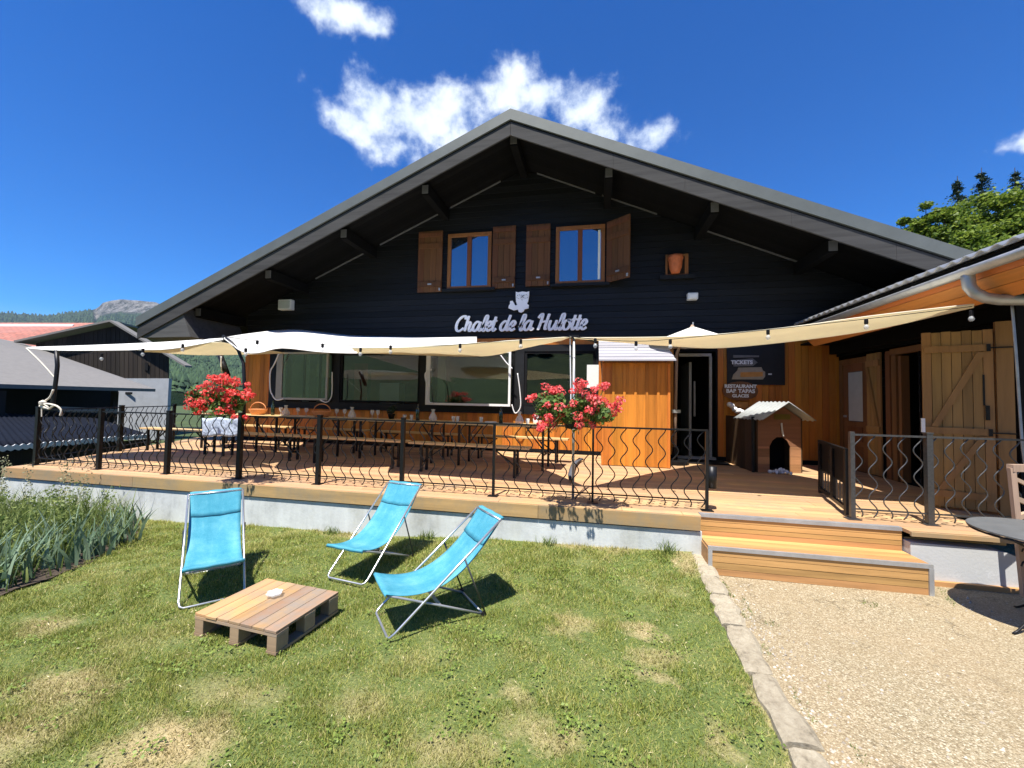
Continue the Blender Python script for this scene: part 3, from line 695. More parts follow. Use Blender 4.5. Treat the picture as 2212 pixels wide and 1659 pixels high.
def shutter(x0, x1, z0, z1, hinge=None, ang=0, lab=None):
    b = MB(); n = 4; w = (x1-x0)/n
    for i in range(n): b.box(x0+i*w, x0+(i+1)*w-.006, -.03, 0, z0, z1)
    for z in (z0+.12, z1-.42): b.box(x0+.02, x1-.02, -.055, -.031, z, z+.12)
    b.box(x0+.02, x1-.02, -.05, -.031, z1-.14, z1-.05)
    o = b.build('shutter', 'shutter', ch)
    k = MB(); k.box((x0+x1)/2-.03, (x0+x1)/2+.06, -.075, -.056, z0+.16, z0+.19); l = k.build('latch', 'zinc', o); MB().box(x1-.06, x1-.03, -.06, -.031, z0+.02, z0+.08).build('hinge', 'zinc', o)
    if hinge is not None: o.matrix_basis = Matrix.Translation((hinge, YF-.05, 0)) @ Matrix.Rotation(ang, 4, 'Z') @ Matrix.Translation((-hinge, 0, 0))
    else: o.location = (0, YF-.03, 0)
    wp(o)
    if lab: o['label'] = lab
shutter(-4.18, -3.57, 4.14, 5.60); shutter(-2.35, -1.81, 4.17, 5.60); shutter(-1.57, -1.02, 4.19, 5.59)
shutter(.22, .80, 4.20, 5.52, hinge=.22, ang=R(-38), lab='rightmost shutter standing half open')
# niche with a clay pot
b = MB(); x0, x1, z0, z1 = 1.42, 1.87, 4.30, 4.75
b.box(x0, x1, YF-.05, YF, z0, z0+.03); b.box(x0, x1, YF-.05, YF, z1-.04, z1); b.box(x0, x0+.04, YF-.05, YF, z0+.03, z1-.04); b.box(x1-.07, x1, YF-.05, YF, z0+.03, z1-.04)
ni = wp(b.build('niche_frame', 'frame_wood', ch)); MB().box(x0-.12, x1+.12, YF-.10, YF-.012, z0-.08, z0-.0).build('niche_sill', 'black_wood', ni)
MB().box(x0+.04, x1-.07, YF-.02, YF-.014, z0+.03, z1-.04).build('niche_back', 'interior', ni)
o = MB().lathe([(.085, 0), (.125, .12), (.14, .26), (.155, .30), (.155, .36), (.13, .37)], (1.60, YF-.14, z0+.02), 16).build('clay_pot', 'terracotta', None, smooth=True)
tag(o, 'orange clay pot in the small square niche right of the upper windows', 'plant pot')
def lamp_box(nm, x, z, w, h, lab, cat='wall lamp'):
    t = thing(nm, lab, cat, (x, YF-.06, z)); MB().box(-w/2, w/2, -.10, .04, -h/2, h/2).build('casing', 'white_plastic', t, bevel=.012)
    MB().box(-w/2+.03, w/2-.03, -.112, -.102, -h/2+.03, h/2-.04).build('front_panel', 'frost' if w > .25 else 'white', t); return t
lamp_box('floodlight', -7.73, 3.93, .38, .26, 'larger white square floodlight high on the left of the black gable wall')
lamp_box('alarm_box', 1.94, 3.83, .20, .14, 'small white box on the black wall right of the lettering', 'wall box')

# ------------------------------------------------------------------ lettering and emblem
G = {'a': ([[(.75, .85), (.45, 1.0), (.14, .65), (.12, .25), (.35, 0), (.62, .25), (.80, .95)], [(.83, 1.0), (.76, .4), (.88, .02), (1.12, .25)]], 1.02),
     'l': ([[(.05, .30), (.42, 1.0), (.46, 1.55), (.30, 1.6), (.2, 1.2), (.17, .4), (.3, .0), (.58, .25)]], .50),
     'e': ([[(.03, .38), (.40, .5), (.55, .8), (.33, 1.0), (.1, .7), (.09, .3), (.32, 0), (.66, .22)]], .60),
     't': ([[(.27, 1.5), (.22, .8), (.18, .3), (.3, 0), (.58, .25)], [(-.02, 1.02), (.52, 1.06)]], .50),
     'h': ([[(.24, 1.65), (.2, .9), (.15, 0)], [(.16, .5), (.38, .95), (.62, .85), (.58, .3), (.7, 0), (.98, .25)]], .90),
     'd': ([[(.75, .85), (.45, 1.0), (.14, .65), (.12, .25), (.35, 0), (.62, .25), (.78, .9)], [(.90, 1.65), (.80, .9), (.76, .3), (.88, .02), (1.12, .25)]], 1.04),
     'u': ([[(.14, 1.0), (.10, .4), (.25, .02), (.52, .15), (.72, .65)], [(.78, 1.0), (.72, .35), (.84, .02), (1.08, .25)]], .98),
     'o': ([[(.48, 1.0), (.18, .85), (.09, .4), (.28, .02), (.62, .12), (.74, .6), (.48, 1.0), (.80, .88)]], .82),
     'C': ([[(1.0, 1.30), (.86, 1.64), (.45, 1.5), (.12, .95), (.15, .28), (.5, .0), (.98, .35)]], 1.02),
     'H': ([[(-.05, 1.25), (.15, 1.6), (.34, 1.6), (.30, .8), (.18, 0)], [(1.0, 1.68), (.90, .9), (.86, .15), (1.08, .12)], [(.22, .82), (.93, .92)]], 1.15)}
def stroke_mesh(b, pts, w, T, depth):
    P = [Vector((x, y, 0)) for x, y in pts]; out = []
    for i in range(len(P)-1):
        p0, p1, p2, p3 = P[max(i-1, 0)], P[i], P[i+1], P[min(i+2, len(P)-1)]
        for k in range(7):
            t = k/7; out.append(.5*((2*p1)+(-p0+p2)*t+(2*p0-5*p1+4*p2-p3)*t*t+(-p0+3*p1-3*p2+p3)*t**3))
    out.append(P[-1]); n = len(out); Lf, Rt = [], []
    for i, p in enumerate(out):
        d = (out[min(i+1, n-1)]-out[max(i-1, 0)]).normalized(); nn = Vector((-d.y, d.x, 0))
        ww = w*(.62+.42*abs(d.y)); ww *= .75 if i in (0, n-1) else 1
        Lf.append(p+nn*ww/2); Rt.append(p-nn*ww/2)
    fr = [T(v) for v in Lf]+[T(v) for v in Rt]; off = Vector((0, depth, 0)); bk = [v+off for v in fr]
    m = 2*n; fs = []
    for i in range(n-1): fs += [(i, i+1, n+i+1, n+i), (m+i, m+n+i, m+n+i+1, m+i+1), (i, m+i, m+i+1, i+1), (n+i, n+i+1, m+n+i+1, m+n+i)]
    fs += [(0, n, m+n, m), (n-1, m+n-1, m+2*n-1, 2*n-1)]; b.add(fr+bk, fs)
sg = thing('name_sign', 'white script lettering reading Chalet de la Hulotte on the black wall', 'sign', (-1.7, YF-.07, 3.17))
x = 0; sc = .2135; X0, Z0 = -3.22, 3.19
for i, chh in enumerate('Chalet de la Hulotte'):
    if chh == ' ': x += .42; continue
    st_, adv = G[chh]; b = MB()
    def T(v, x=x): return Vector((X0+(x+v.x+v.y*.22)*sc, YF-.085-.0006*(i % 3), Z0+v.y*sc))
    for k, s_ in enumerate(st_):
        def T2(v, x=x, k=k): p = T(v, x); p.y -= .0015*k; return p
        stroke_mesh(b, s_, .285, T2, .035)
    wp(b.build('letter', 'letter', sg)); x += adv
print('sign end x', X0+x*sc)
em = thing('owl_emblem', 'white owl shaped emblem mounted above the lettering', 'emblem', (-1.7, YF-.07, 3.6))
ow = [(-.26, .0), (-.13, -.06), (-.02, -.04), (.0, -.10), (.06, -.12), (.12, -.09), (.14, -.04), (.24, -.02), (.25, .06), (.20, .09), (.23, .16), (.25, .30), (.25, .40), (.19, .38), (.08, .40), (-.02, .38), (-.08, .40), (-.08, .28), (-.07, .15), (-.04, .07), (-.09, .06), (-.12, .12), (-.16, .18), (-.22, .17), (-.22, .10), (-.25, .06)]
def epx(x, z): return (-1.71+x*.92, YF-.08, 3.70+z*.92-.0)
b = MB(); b.prism([epx(x, z) for x, z in ow], (0, .03, 0)); eb = wp(b.build('owl_outline', 'letter', em))
b = MB()
for cx in (.0, .17):
    ring = [(epx(cx+.055*math.cos(a), .27+.045*math.sin(a))[0], YF-.086, epx(cx, .27+.045*math.sin(a))[2]) for a in [k*math.pi/6 for k in range(12)]]
    for k in range(0, 12, 2): b.bar(ring[k], ring[(k+1) % 12], .012, .004)
b.bar((epx(.06, 0)[0], YF-.086, epx(0, .31)[2]), (epx(.12, 0)[0], YF-.086, epx(0, .24)[2]), .018, .004); b.bar((epx(.12, 0)[0], YF-.087, epx(0, .31)[2]), (epx(.06, 0)[0], YF-.087, epx(0, .24)[2]), .018, .004)
b.bar((epx(.06, 0)[0], YF-.086, epx(0, .21)[2]), (epx(.09, 0)[0], YF-.086, epx(0, .18)[2]), .014, .004); b.build('face_marks', 'black', eb)

# ------------------------------------------------------------------ text helper (built in font, turned into mesh)
def text_mesh(s, size, name, mat, parent, M_, ext=.003, bold=.0):
    cu = bpy.data.curves.new(name, 'FONT'); cu.body = s; cu.size = size; cu.extrude = ext; cu.align_x = 'CENTER'; cu.align_y = 'CENTER'; cu.offset = bold
    tmp = bpy.data.objects.new('tmp', cu); COL.objects.link(tmp); dg = bpy.context.evaluated_depsgraph_get(); dg.update()
    me = bpy.data.meshes.new_from_object(tmp.evaluated_get(dg)); bpy.data.objects.remove(tmp); me.name = name
    me.transform(M_); me.materials.clear(); me.materials.append(MAT[mat]); o = bpy.data.objects.new(name, me); COL.objects.link(o); o.parent = parent; return o
def face_front(x, y, z): return Matrix.Translation((x, y, z)) @ Matrix.Rotation(R(90), 4, 'X')

# signs beside the entrance
bs = thing('blackboard_sign', 'large black board with painted arrow signs on the wall right of the entrance', 'sign', (3.13, YF-.05, 2.02))
b = MB(); b.box(2.61, 3.66, YF-.06, YF-.03, 2.02, 2.86); bd = wp(b.build('board', 'board_sign', bs))
ax, az_ = lambda px, py: ony(px, py, YF-.09).x, lambda px, py: ony(px, py, YF-.09).z
MAT['dull_grey'] = m_plain('grey_paint', (.16, .15, .14), .7); MAT['tan_plank'] = m_plain('tan_plank', (.33, .27, .19), .7); MAT['orange_paint'] = m_plain('faded_orange_paint', (.50, .22, .05), .6)
q5 = lambda a, b_, Y=YF-.09: Z(a, b_, Y, 1740, 850, .2411)
b = MB(); b.prism([q5(*p) for p in ((625, 270), (900, 275), (900, 292), (625, 300))], (0, .02, 0)); wp(b.build('top_plank', 'dull_grey', bs))
b = MB(); b.prism([q5(*p) for p in ((620, 325), (830, 305), (885, 350), (835, 388), (630, 392))], (0, .02, 0)); wp(b.build('arrow_plank', 'dull_grey', bs))
p = q5(715, 350, YF-.094); wp(text_mesh('TICKETS', .105, 'lettering', 'white', bs, face_front(p.x, p.y, p.z), bold=.004))
b = MB(); b.prism([q5(*p) for p in ((610, 530), (625, 480), (670, 435), (680, 405), (925, 400), (940, 435), (965, 450), (965, 500), (940, 532))], (0, .02, 0)); wp(b.build('pale_plank', 'tan_plank', bs))
b = MB(); b.prism([q5(*p, YF-.094) for p in ((700, 455), (940, 450), (940, 500), (700, 508))], (0, .003, 0)); wp(b.build('orange_strip', 'orange_paint', bs))
p = q5(1018, 475, YF-.07); b = MB(); b.box(p.x-.03, p.x+.03, p.y, p.y+.01, p.z-.012, p.z+.012); wp(b.build('small_tag', 'white', bs))
rs = thing('round_wooden_sign', 'rounded brown wooden sign with white lettering below the blackboard', 'sign', tuple(q5(700, 740)))
cpt = q5(700, 655, YF-.10); b = MB(); b.prism([(cpt.x+.335*math.cos(a)*(1.0 if abs(math.cos(a)) < .9 else .97), YF-.10, cpt.z+.19*math.sin(a)) for a in [k*2*math.pi/22 for k in range(22)]], (0, .03, 0)); wp(b.build('board', 'brown_door', rs))
for s_, dz, sz in (('RESTAURANT', .09, .095), ('BAR TAPAS', -.005, .105), ('GLACES', -.10, .085)): wp(text_mesh(s_, sz, 'lettering', 'white', rs, face_front(cpt.x, YF-.104, cpt.z+dz), bold=.004))
b = MB()
for k, (u, v) in enumerate([(585, 800), (610, 815), (640, 850), (665, 870), (690, 868), (715, 880)]):
    pp = q5(u, v, YF-.13); b.lathe([(.005, -.05), (.045, -.035), (.055, 0), (.04, .04), (.005, .05)], pp, 8)
fg = b.build('shell_garland', 'white', None, smooth=True); tag(fg, 'string of pale shells hanging under the round wooden sign', 'garland')
b = MB(); b.prism([q5(*p, YF-.06) for p in ((600, 775), (775, 775), (790, 830), (640, 840))], (0, .02, 0)); tag(b.build('orange_board', 'orange_paint', None), 'small red orange board on the wall behind the garland', 'board')

# ------------------------------------------------------------------ shed (gas cupboard) against the facade
sd = thing('wooden_shed', 'tall narrow orange shed with a corrugated sheet roof left of the entrance', 'shed', (.7, 7.6, DZ))
b = MB(); x0, x1 = .125, 1.285; n = 6; w = (x1-x0)/n
for i in range(n): b.box(x0+i*w, x0+(i+1)*w-.006, 7.585, 7.605, DZ+.01, 2.33)
for i in range(8): b.box(x0, x0+.02, 7.61+i*.17, 7.61+i*.17+.164, DZ+.01, 2.4); b.box(x1-.02, x1, 7.61+i*.17, 7.61+i*.17+.164, DZ+.01, 2.4)
wp(b.build('wall', 'orange_v', sd))
b = MB()
for i in range(n+1):
    xx = min(max(x0+i*w-.003, x0+.012), x1-.018); b.box(xx-.022, xx+.022, 7.566, 7.584, DZ+.01, 2.32)
wp(b.build('batten', 'orange_v', sd))
b = MB()
for k in range(8):
    ya, za = 7.34+k*.205, 2.345+k*.080; b.prism([(x0-.07, ya, za), (x0-.07, ya, za+.024), (x0-.07, ya+.225, za+.024+.088-.02), (x0-.07, ya+.225, za+.088-.02)], (x1-x0+.13, 0, 0))
wp(b.build('roof', 'shed_roof', sd))
b = MB(); b.box(x0, x1, 7.62, 8.95, 2.33, 2.36); wp(b.build('ceiling', 'orange_v', sd))

# ------------------------------------------------------------------ kennel
kn = thing('dog_kennel', 'wooden dog kennel with a pale corrugated gable roof and a dark arched door', 'kennel', (2.71, 7.64, DZ), R(14))
W_, D_, HE, HA = .75, .50, .92, 1.17
b = MB(); dz = [(.20, 0), (.20, .44), (.25, .54), (.33, .60), (.43, .60), (.51, .54), (.56, .44), (.56, 0)]
z = 0
for k in range(7):
    h = .132
    b.prism([(0, 0, z+.004), (.198, 0, z+.004), (.198, 0, min(z+h, .44)), (0, 0, min(z+h, .44))], (0, .02, 0)) if z < .40 else None
    b.prism([(.562, 0, z+.004), (W_, 0, z+.004), (W_, 0, min(z+h, .44)), (.562, 0, min(z+h, .44))], (0, .02, 0)) if z < .40 else None
    z += h
b.prism([(0, 0, .444), (.2, 0, .444), (.25, 0, .54), (.33, 0, .60), (.43, 0, .60), (.51, 0, .54), (.56, 0, .444), (W_, 0, .444), (W_, 0, HE), (W_/2, 0, HA), (0, 0, HE)], (0, .02, 0))
b.build('front_wall', 'kennel', kn)
b = MB()
for k in range(3): b.box(-.022, -.002, .0+k*.165, .16+k*.165, 0, HE); b.box(W_+.002, W_+.022, .0+k*.165, .16+k*.165, 0, HE)
b.box(0, W_, D_, D_+.02, 0, HE); b.build('side_wall', 'kennel_dark', kn)
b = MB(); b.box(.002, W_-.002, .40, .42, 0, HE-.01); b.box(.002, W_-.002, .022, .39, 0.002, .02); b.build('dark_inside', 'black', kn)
for sg_ in (-1, 1):
    rows = []
    for j in range(2):
        u = j; xx = W_/2+sg_*u*.46; zz = HA+.03-u*.46*.62*(HA-HE)/(W_/2)/.62*.98
        rows.append([(xx, -.24+k*.02, zz+.010*math.sin(k*1.2)) for k in range(42)])
    o = MB().grid(rows).build('roof', 'zinc', kn, smooth=True); s_ = o.modifiers.new('solid', 'SOLIDIFY'); s_.thickness = .014
MAT['zinc_white'] = m_plain('pale_corrugated_sheet', (.34, .36, .36), .5, .1, .1, 20, .05)
for c in kn.children:
    if c.name.startswith('roof'): c.data.materials[0] = MAT['zinc_white']
MB().box(.28, .56, -.012, -.001, .90, .99).build('name_plate', 'olive', kn)
b = MB(); b.tube([(.39, -.03, .84), (.40, -.03, .74), (.42, -.03, .62)], .014, 6).build('chain', 'rope', kn)
for k in range(2):
    pass
b = MB(); rg = random.Random(4)
for k in range(60):
    a, r_ = rg.uniform(0, 6.3), rg.uniform(0, .2); c = (3.02+r_*math.cos(a)*.9, 7.58+r_*math.sin(a)*.45, DZ+.025+rg.uniform(0, .06)*(1-r_/.2)); s_ = rg.uniform(.012, .03)
    b.lathe([(s_*.3, -s_), (s_, 0), (s_*.4, s_)], c, 5)
tag(b.build('white_blanket', 'cushion', None), 'crumpled white and grey cloth lying in front of the kennel door', 'blanket')

# mat and sandwich panel left of the kennel
b = MB(); b.box(1.5, 2.5, 8.3, 8.95, DZ+.001, DZ+.016); tag(b.build('door_mat', 'black', None), 'large black mat in front of the open entrance', 'door mat')
MAT['dark_plank'] = MAT['kennel_dark']
pa, pb = Vector((2.60, 8.9, 0)), Vector((2.655, 7.66, 0))
t = thing('plank_screen', 'dark brown plank screen standing beside the left side of the kennel', 'screen', (2.62, 8.3, DZ))
b = MB()
for k in range(7):
    p, q = pa.lerp(pb, k/7), pa.lerp(pb, (k+1)/7-.006); 
    b.prism([(p.x-.01, p.y, DZ), (q.x-.01, q.y, DZ), (q.x-.01, q.y, 1.40), (p.x-.01, p.y, 1.40)], (-.02, 0, 0))
wp(b.build('planks', 'kennel_dark', t)); b = MB(); b.box(2.61, 2.65, 7.62, 7.655, DZ, 1.42); wp(b.build('edge_post', 'dark_metal', t))

# ================================================================== RIGHT OUTBUILDING
ob = thing('outbuilding', 'dark timber outbuilding on the right with a corrugated metal roof and orange fascia', 'outbuilding', (4.62, 7, DZ))
b = MB(); WX = 4.62
z = DZ
for k in range(19):
    h = .135; z = DZ+k*h
    for y0, y1 in ((5.35, 5.90), (6.98-.0, 7.0), (7.66, 7.88), (9.1, YF)):
        pass
def wall_piece(y0, y1, z0, z1):
    z = z0
    while z < z1-.01:
        e = min(z+.135, z1); b.prism([(WX-.012, y0, z), (WX, y0, e-.004), (WX+.04, y0, e-.004), (WX+.04, y0, z)], (0, y1-y0, 0)); z += .135
wall_piece(5.42, 5.72, DZ, 2.5); wall_piece(6.98, 7.0, DZ, 2.5); wall_piece(7.66, 7.84, DZ, 2.5); wall_piece(8.93, YF-.03, DZ, 2.5); wall_piece(5.42, YF-.03, 2.60, 3.3)
wp(b.build('wall', 'black_wood', ob))
b = MB(); b.box(WX-.06, WX-.0135, 5.42, YF-.05, 2.575, 2.78); b.box(4.44, WX-.061, 5.42, YF-.05, 2.62, 2.80) ; wp(b.build('wall_plate', 'soffit_wood', ob))
b = MB(); b.box(WX+.1, WX+2.2, 5.42, YF, DZ-.02, DZ); b.box(WX+2.2, WX+2.3, 5.42, YF, DZ, 3); b.box(WX+.05, WX+2.3, 5.42, YF, 3.0, 3.05); wp(b.build('inside', 'interior', ob))
# near end: dark wall facing the camera
b = MB(); b.box(4.44, 9.0, 5.36, 5.40, DZ, 3.3); wp(b.build('end_wall', 'black', ob))
b = MB(); b.box(3.80, 9.0, 4.9, 4.95, 2.62, 2.88); wp(b.build('end_beam', 'soffit_wood', ob)) if False else None
b = MB(); b.box(3.76, 9.0, 4.0, 9.0, -1.3, DZ-.1) if False else None
# roof: corrugated sheets rising to the right
GX, GZ, RS = 3.70, 3.115, .36
def rz_(x): return GZ+.05+(x-GX)*RS
rows = []
for x in np.linspace(GX-.10, 10.5, 8): rows.append([(x, y, rz_(x)+.02*math.sin(y*2*math.pi/.16)) for y in np.arange(2.9, 8.45, .02)])
rr = MB().grid(rows).build('roof', 'zinc', ob, smooth=True); wp(rr); s_ = rr.modifiers.new('solid', 'SOLIDIFY'); s_.thickness = .016
b = MB(); b.prism([(GX+.02, 2.95, rz_(GX)-.04), (10.4, 2.95, rz_(10.4)-.05), (10.4, 2.95, rz_(10.4)-.14), (GX+.02, 2.95, rz_(GX)-.07)], (0, 6.02, 0)); b.build('roof_boards', 'soffit_wood', rr)
# gutter (half round) and downpipe
rows = []
for k in range(9):
    a = math.pi*k/8; rows.append([(GX-.07-.065*math.cos(a), y, GZ-.10-.075*math.sin(a)) for y in (2.9, 8.45)])
gu = MB().grid(rows).build('gutter', 'zinc', ob, smooth=True); wp(gu); s_ = gu.modifiers.new('solid', 'SOLIDIFY'); s_.thickness = .006
b = MB()
for y in frange(3.0, 8.4, .62): b.box(GX-.13, GX+.01, y, y+.02, GZ-.098, GZ-.092)
b.build('gutter_bracket', 'zinc', gu)
# orange fascia / sloping soffit boards under the gutter
b = MB()
for k, (xa, za, xc, zc) in enumerate([(GX+.03, 3.02, GX+.05, 2.92), (GX+.052, 2.915, GX+.12, 2.815), (GX+.122, 2.81, GX+.22, 2.715)]):
    b.prism([(xa, 2.95, za), (xc, 2.95, zc), (xc+.02, 2.95, zc), (xa+.02, 2.95, za)], (0, 5.45, 0))
wp(b.build('fascia', 'orange_x', ob))
b = MB(); b.box(GX+.24, WX, 2.95, 8.95, 2.80, 2.83); wp(b.build('eave_boards', 'soffit_wood', ob))
b = MB(); py = 4.86
b.tube([(GX-.06, py, 3.03), (GX-.06, py, 2.93), (GX-.05, py, 2.84), (GX-.02, py-.02, 2.77), (GX+.05, py-.04, 2.715), (GX+.15, py-.05, 2.69), (GX+.6, py-.10, 2.66), (GX+1.6, py-.2, 2.62)], .052, 14)
wp(b.build('downpipe', 'zinc', ob, smooth=True))
# glazed door with its plank shutter
d1 = MB(); d1.box(WX-.03, WX+.02, 8.05, 8.15, DZ, 2.5); d1.box(WX-.03, WX+.02, 8.83, 8.93, DZ, 2.5); d1.box(WX-.03, WX+.02, 8.15, 8.83, 2.40, 2.5); d1.box(WX-.01, WX+.02, 8.15, 8.83, DZ, 1.35)
d1.box(WX-.01, WX+.02, 8.15, 8.27, 1.35, 2.4); d1.box(WX-.01, WX+.02, 8.70, 8.83, 1.35, 2.4); d1.box(WX-.01, WX+.02, 8.27, 8.70, 2.26, 2.4)
for z0, z1 in ((.62, .92), (1.0, 1.26)): d1.box(WX-.022, WX-.0105, 8.27, 8.70, z0, z1)
d1o = wp(d1.build('door', 'brown_door', ob)); MB().box(WX-.004, WX+.004, 8.28, 8.69, 1.36, 2.25).build('pane', 'frost', d1o); MB().box(WX-.05, WX-.011, 8.74, 8.77, 1.42, 1.46).build('handle', 'zinc', d1o)
d1o['label'] = 'brown panelled door with a frosted pane'
b = MB()
for k in range(4): b.box(WX-.075, WX-.05, 7.70+k*.086, 7.70+k*.086+.08, DZ+.02, 2.52)
b.prism([(WX-.10, 7.98, 2.30), (WX-.10, 8.04, 2.30), (WX-.10, 7.79, 1.32), (WX-.10, 7.73, 1.32)], (.024, 0, 0)); b.box(WX-.10, WX-.076, 7.71, 8.03, 1.2, 1.3); b.box(WX-.10, WX-.076, 7.71, 8.03, 2.3, 2.4)
wp(b.build('shutter_leaf', 'door_wood', ob))['label'] = 'plank leaf folded beside the glazed door'
# second doorway frame
b = MB(); b.box(WX-.04, WX+.05, 7.54, 7.64, DZ, 2.52); b.box(WX-.03, WX+.05, 7.42, 7.52, DZ, 2.44); b.box(WX-.04, WX+.05, 6.0, 7.535, 2.45, 2.54); b.box(WX-.01, WX+.1, 7.34, 7.40, DZ, 2.42); b.box(WX-.04, WX+.05, 5.9, 6.0, DZ, 2.52); wp(b.build('door_frame', 'brown_door', ob))
# large open plank door
A_, B_ = Vector((3.76, 5.655, 0)), Vector((4.277, 5.43, 0)); dd = (B_-A_).normalized(); nn = Vector((dd.y, -dd.x, 0)); Wd = (B_-A_).length
pd = thing('plank_door', 'large light brown ledged and braced plank door standing open at the right', 'door', (4.0, 5.55, DZ))
def dp(u, z, o=0): p = A_+dd*u+nn*o; return (p.x, p.y, z)
def panel(b, u0, u1, z0, z1, o0, o1):
    b.prism([dp(u0, z0, o0), dp(u1, z0, o0), dp(u1, z1, o0), dp(u0, z1, o0)], tuple(nn*(o1-o0)))
b = MB(); n = 7
for k in range(n): panel(b, Wd*k/n, Wd*(k+1)/n-.005, DZ+.03, 2.50-(.006*(k % 2)), 0, .028)
wp(b.build('planks', 'door_wood', pd))
for z0 in (.62, 1.33, 2.26):
    b = MB(); panel(b, .015, Wd-.05, z0, z0+.075, .029, .05); wp(b.build('ledge', 'door_wood', pd))
b = MB(); b.prism([dp(.06, 1.41, .03), dp(.12, 1.41, .03), dp(Wd-.06, 2.25, .03), dp(Wd-.13, 2.25, .03)], tuple(nn*.02)); wp(b.build('brace', 'door_wood', pd))
b = MB(); b.prism([dp(.10, .70, .03), dp(.16, .70, .03), dp(Wd-.06, 1.32, .03), dp(Wd-.12, 1.32, .03)], tuple(nn*.02)); wp(b.build('brace', 'door_wood', pd))
b = MB()
for z0 in (2.275, 1.345): panel(b, Wd-.06, Wd-.03, z0-.02, z0+.06, .051, .06); panel(b, Wd-.03, Wd+.14, z0+.01, z0+.025, .052, .058)
panel(b, Wd-.075, Wd-.045, 1.5, 1.66, .03, .05); panel(b, Wd-.09, Wd-.075, 1.66, 2.0, .03, .036); wp(b.build('hinge', 'dark_metal', pd))
b = MB(); panel(b, -.02, .012, 1.34, 1.50, .02, .05); wp(b.build('lock', 'white', pd))
b = MB()
for k in range(1): panel(b, Wd+.015, Wd+.14, DZ, 2.58, -.03, .03)
wp(b.build('door_post', 'door_wood', ob))
cb = cord([(4.05, 4.93, 2.66), (4.045, 4.90, 2.2), (4.06, 4.9, 1.7), (4.06, 4.88, 1.25), (4.07, 4.86, 1.02), (4.10, 4.84, .90), (4.08, 4.82, .76), (4.03, 4.8, .62)], None, .012, 'grey_cable'); cb.data.materials[0] = MAT['zinc']
tag(cb, 'grey cable hanging down in front of the black end of the outbuilding', 'cable')
cb = cord([(4.13, 4.9, 2.66), (4.2, 4.88, 2.3), (4.3, 4.86, 1.9)], None, .009, 'grey_rope'); tag(cb, 'thin pale rope hanging beside the grey cable at the right edge', 'rope')

# ================================================================== SAILS
def sail(name, near, far, mat, lab, n=14, sag=.06):
    """near and far: lists of (px, py, Y) read off the photograph; the cloth is a sheet between the two edges"""
    def crv(c):
        P = [ony(*p) for p in c]; out = []; m = len(P)
        for i in range(n*2+1):
            t = i/(n*2)*(m-1); k = min(int(t), m-2); u = t-k; p0, p1, p2, p3 = P[max(k-1, 0)], P[k], P[k+1], P[min(k+2, m-1)]
            out.append(.5*((2*p1)+(-p0+p2)*u+(2*p0-5*p1+4*p2-p3)*u*u+(-p0+3*p1-3*p2+p3)*u**3))
        return out
    a, c = crv(near), crv(far); rows = []
    for j in range(n+1):
        t = j/n; rows.append([p.lerp(q, t)+Vector((0, 0, -sag*math.sin(math.pi*t)+.008*math.sin(i*.9+j*1.3)*math.sin(math.pi*t))) for i, (p, q) in enumerate(zip(a, c))])
    o = MB().grid(rows).build(name, mat, None, smooth=True); s_ = o.modifiers.new('solid', 'SOLIDIFY'); s_.thickness = .004
    h = MB(); h.tube(a, .007, 6)
    t = thing(name, lab, 'shade sail', tuple(ony(*near[0]))); bpy.data.objects[o.name].name = 'cloth'; o.parent = t; wp(o); wp(h.build('hem', mat, t, smooth=True)); return t
sail('shade_sail', [(60, 752, 4.8), (128, 757, 4.8), (300, 756, 4.82), (374, 753, 4.85), (482, 734, 4.8)], [(60, 749.5, 4.9), (200, 745, 5.6), (350, 738.5, 5.8), (480, 730, 4.95)], 'sail_white', 'narrow white shade sail at the far left between the two black poles', sag=.0)
sail('shade_sail', [(309, 757.5, 5.4), (400, 746, 5.3), (479, 739, 5.1)], [(315, 758.5, 5.5), (440, 767, 6.4), (625, 763, 6.4)], 'sail_cream', 'small cream shade sail hanging under the white one above the left geraniums', sag=.01)
sail('shade_sail', [(484, 731, 4.8), (524, 760, 4.75), (560, 762, 4.9), (610, 752, 5.2), (700, 761, 5.3), (800, 763, 5.6), (880, 757, 6.0), (1030, 740, 7.0)], [(486, 728, 4.9), (540, 720, 6.6), (600, 713, 8.7), (650, 712, 8.8), (760, 724, 8.8), (860, 727, 8.8), (930, 728, 8.8), (1030, 727, 8.8)], 'sail_white', 'bright white shade sail above the left windows tied to the black wall', sag=.0)
sail('shade_sail', [(760, 752, 5.0), (900, 750, 5.0), (1060, 739, 4.9), (1234, 728, 4.8)], [(780, 762, 6.0), (900, 767, 7.4), (1050, 769, 7.4), (1165, 741, 5.6)], 'sail_cream', 'cream shade sail with a drooping belly between the lettering and the left windows', sag=.02)
sail('shade_sail', [(1240, 730, 4.8), (1480, 727, 5.0), (1680, 710, 5.0), (1880, 683, 4.95), (2104, 657, 4.95)], [(1242, 731, 4.85), (1440, 747, 6.6), (1570, 751, 7.6), (1830, 722, 6.2), (2104, 664, 5.02)], 'sail_cream', 'long cream shade sail stretching from the middle pole to the right gutter', sag=.0)

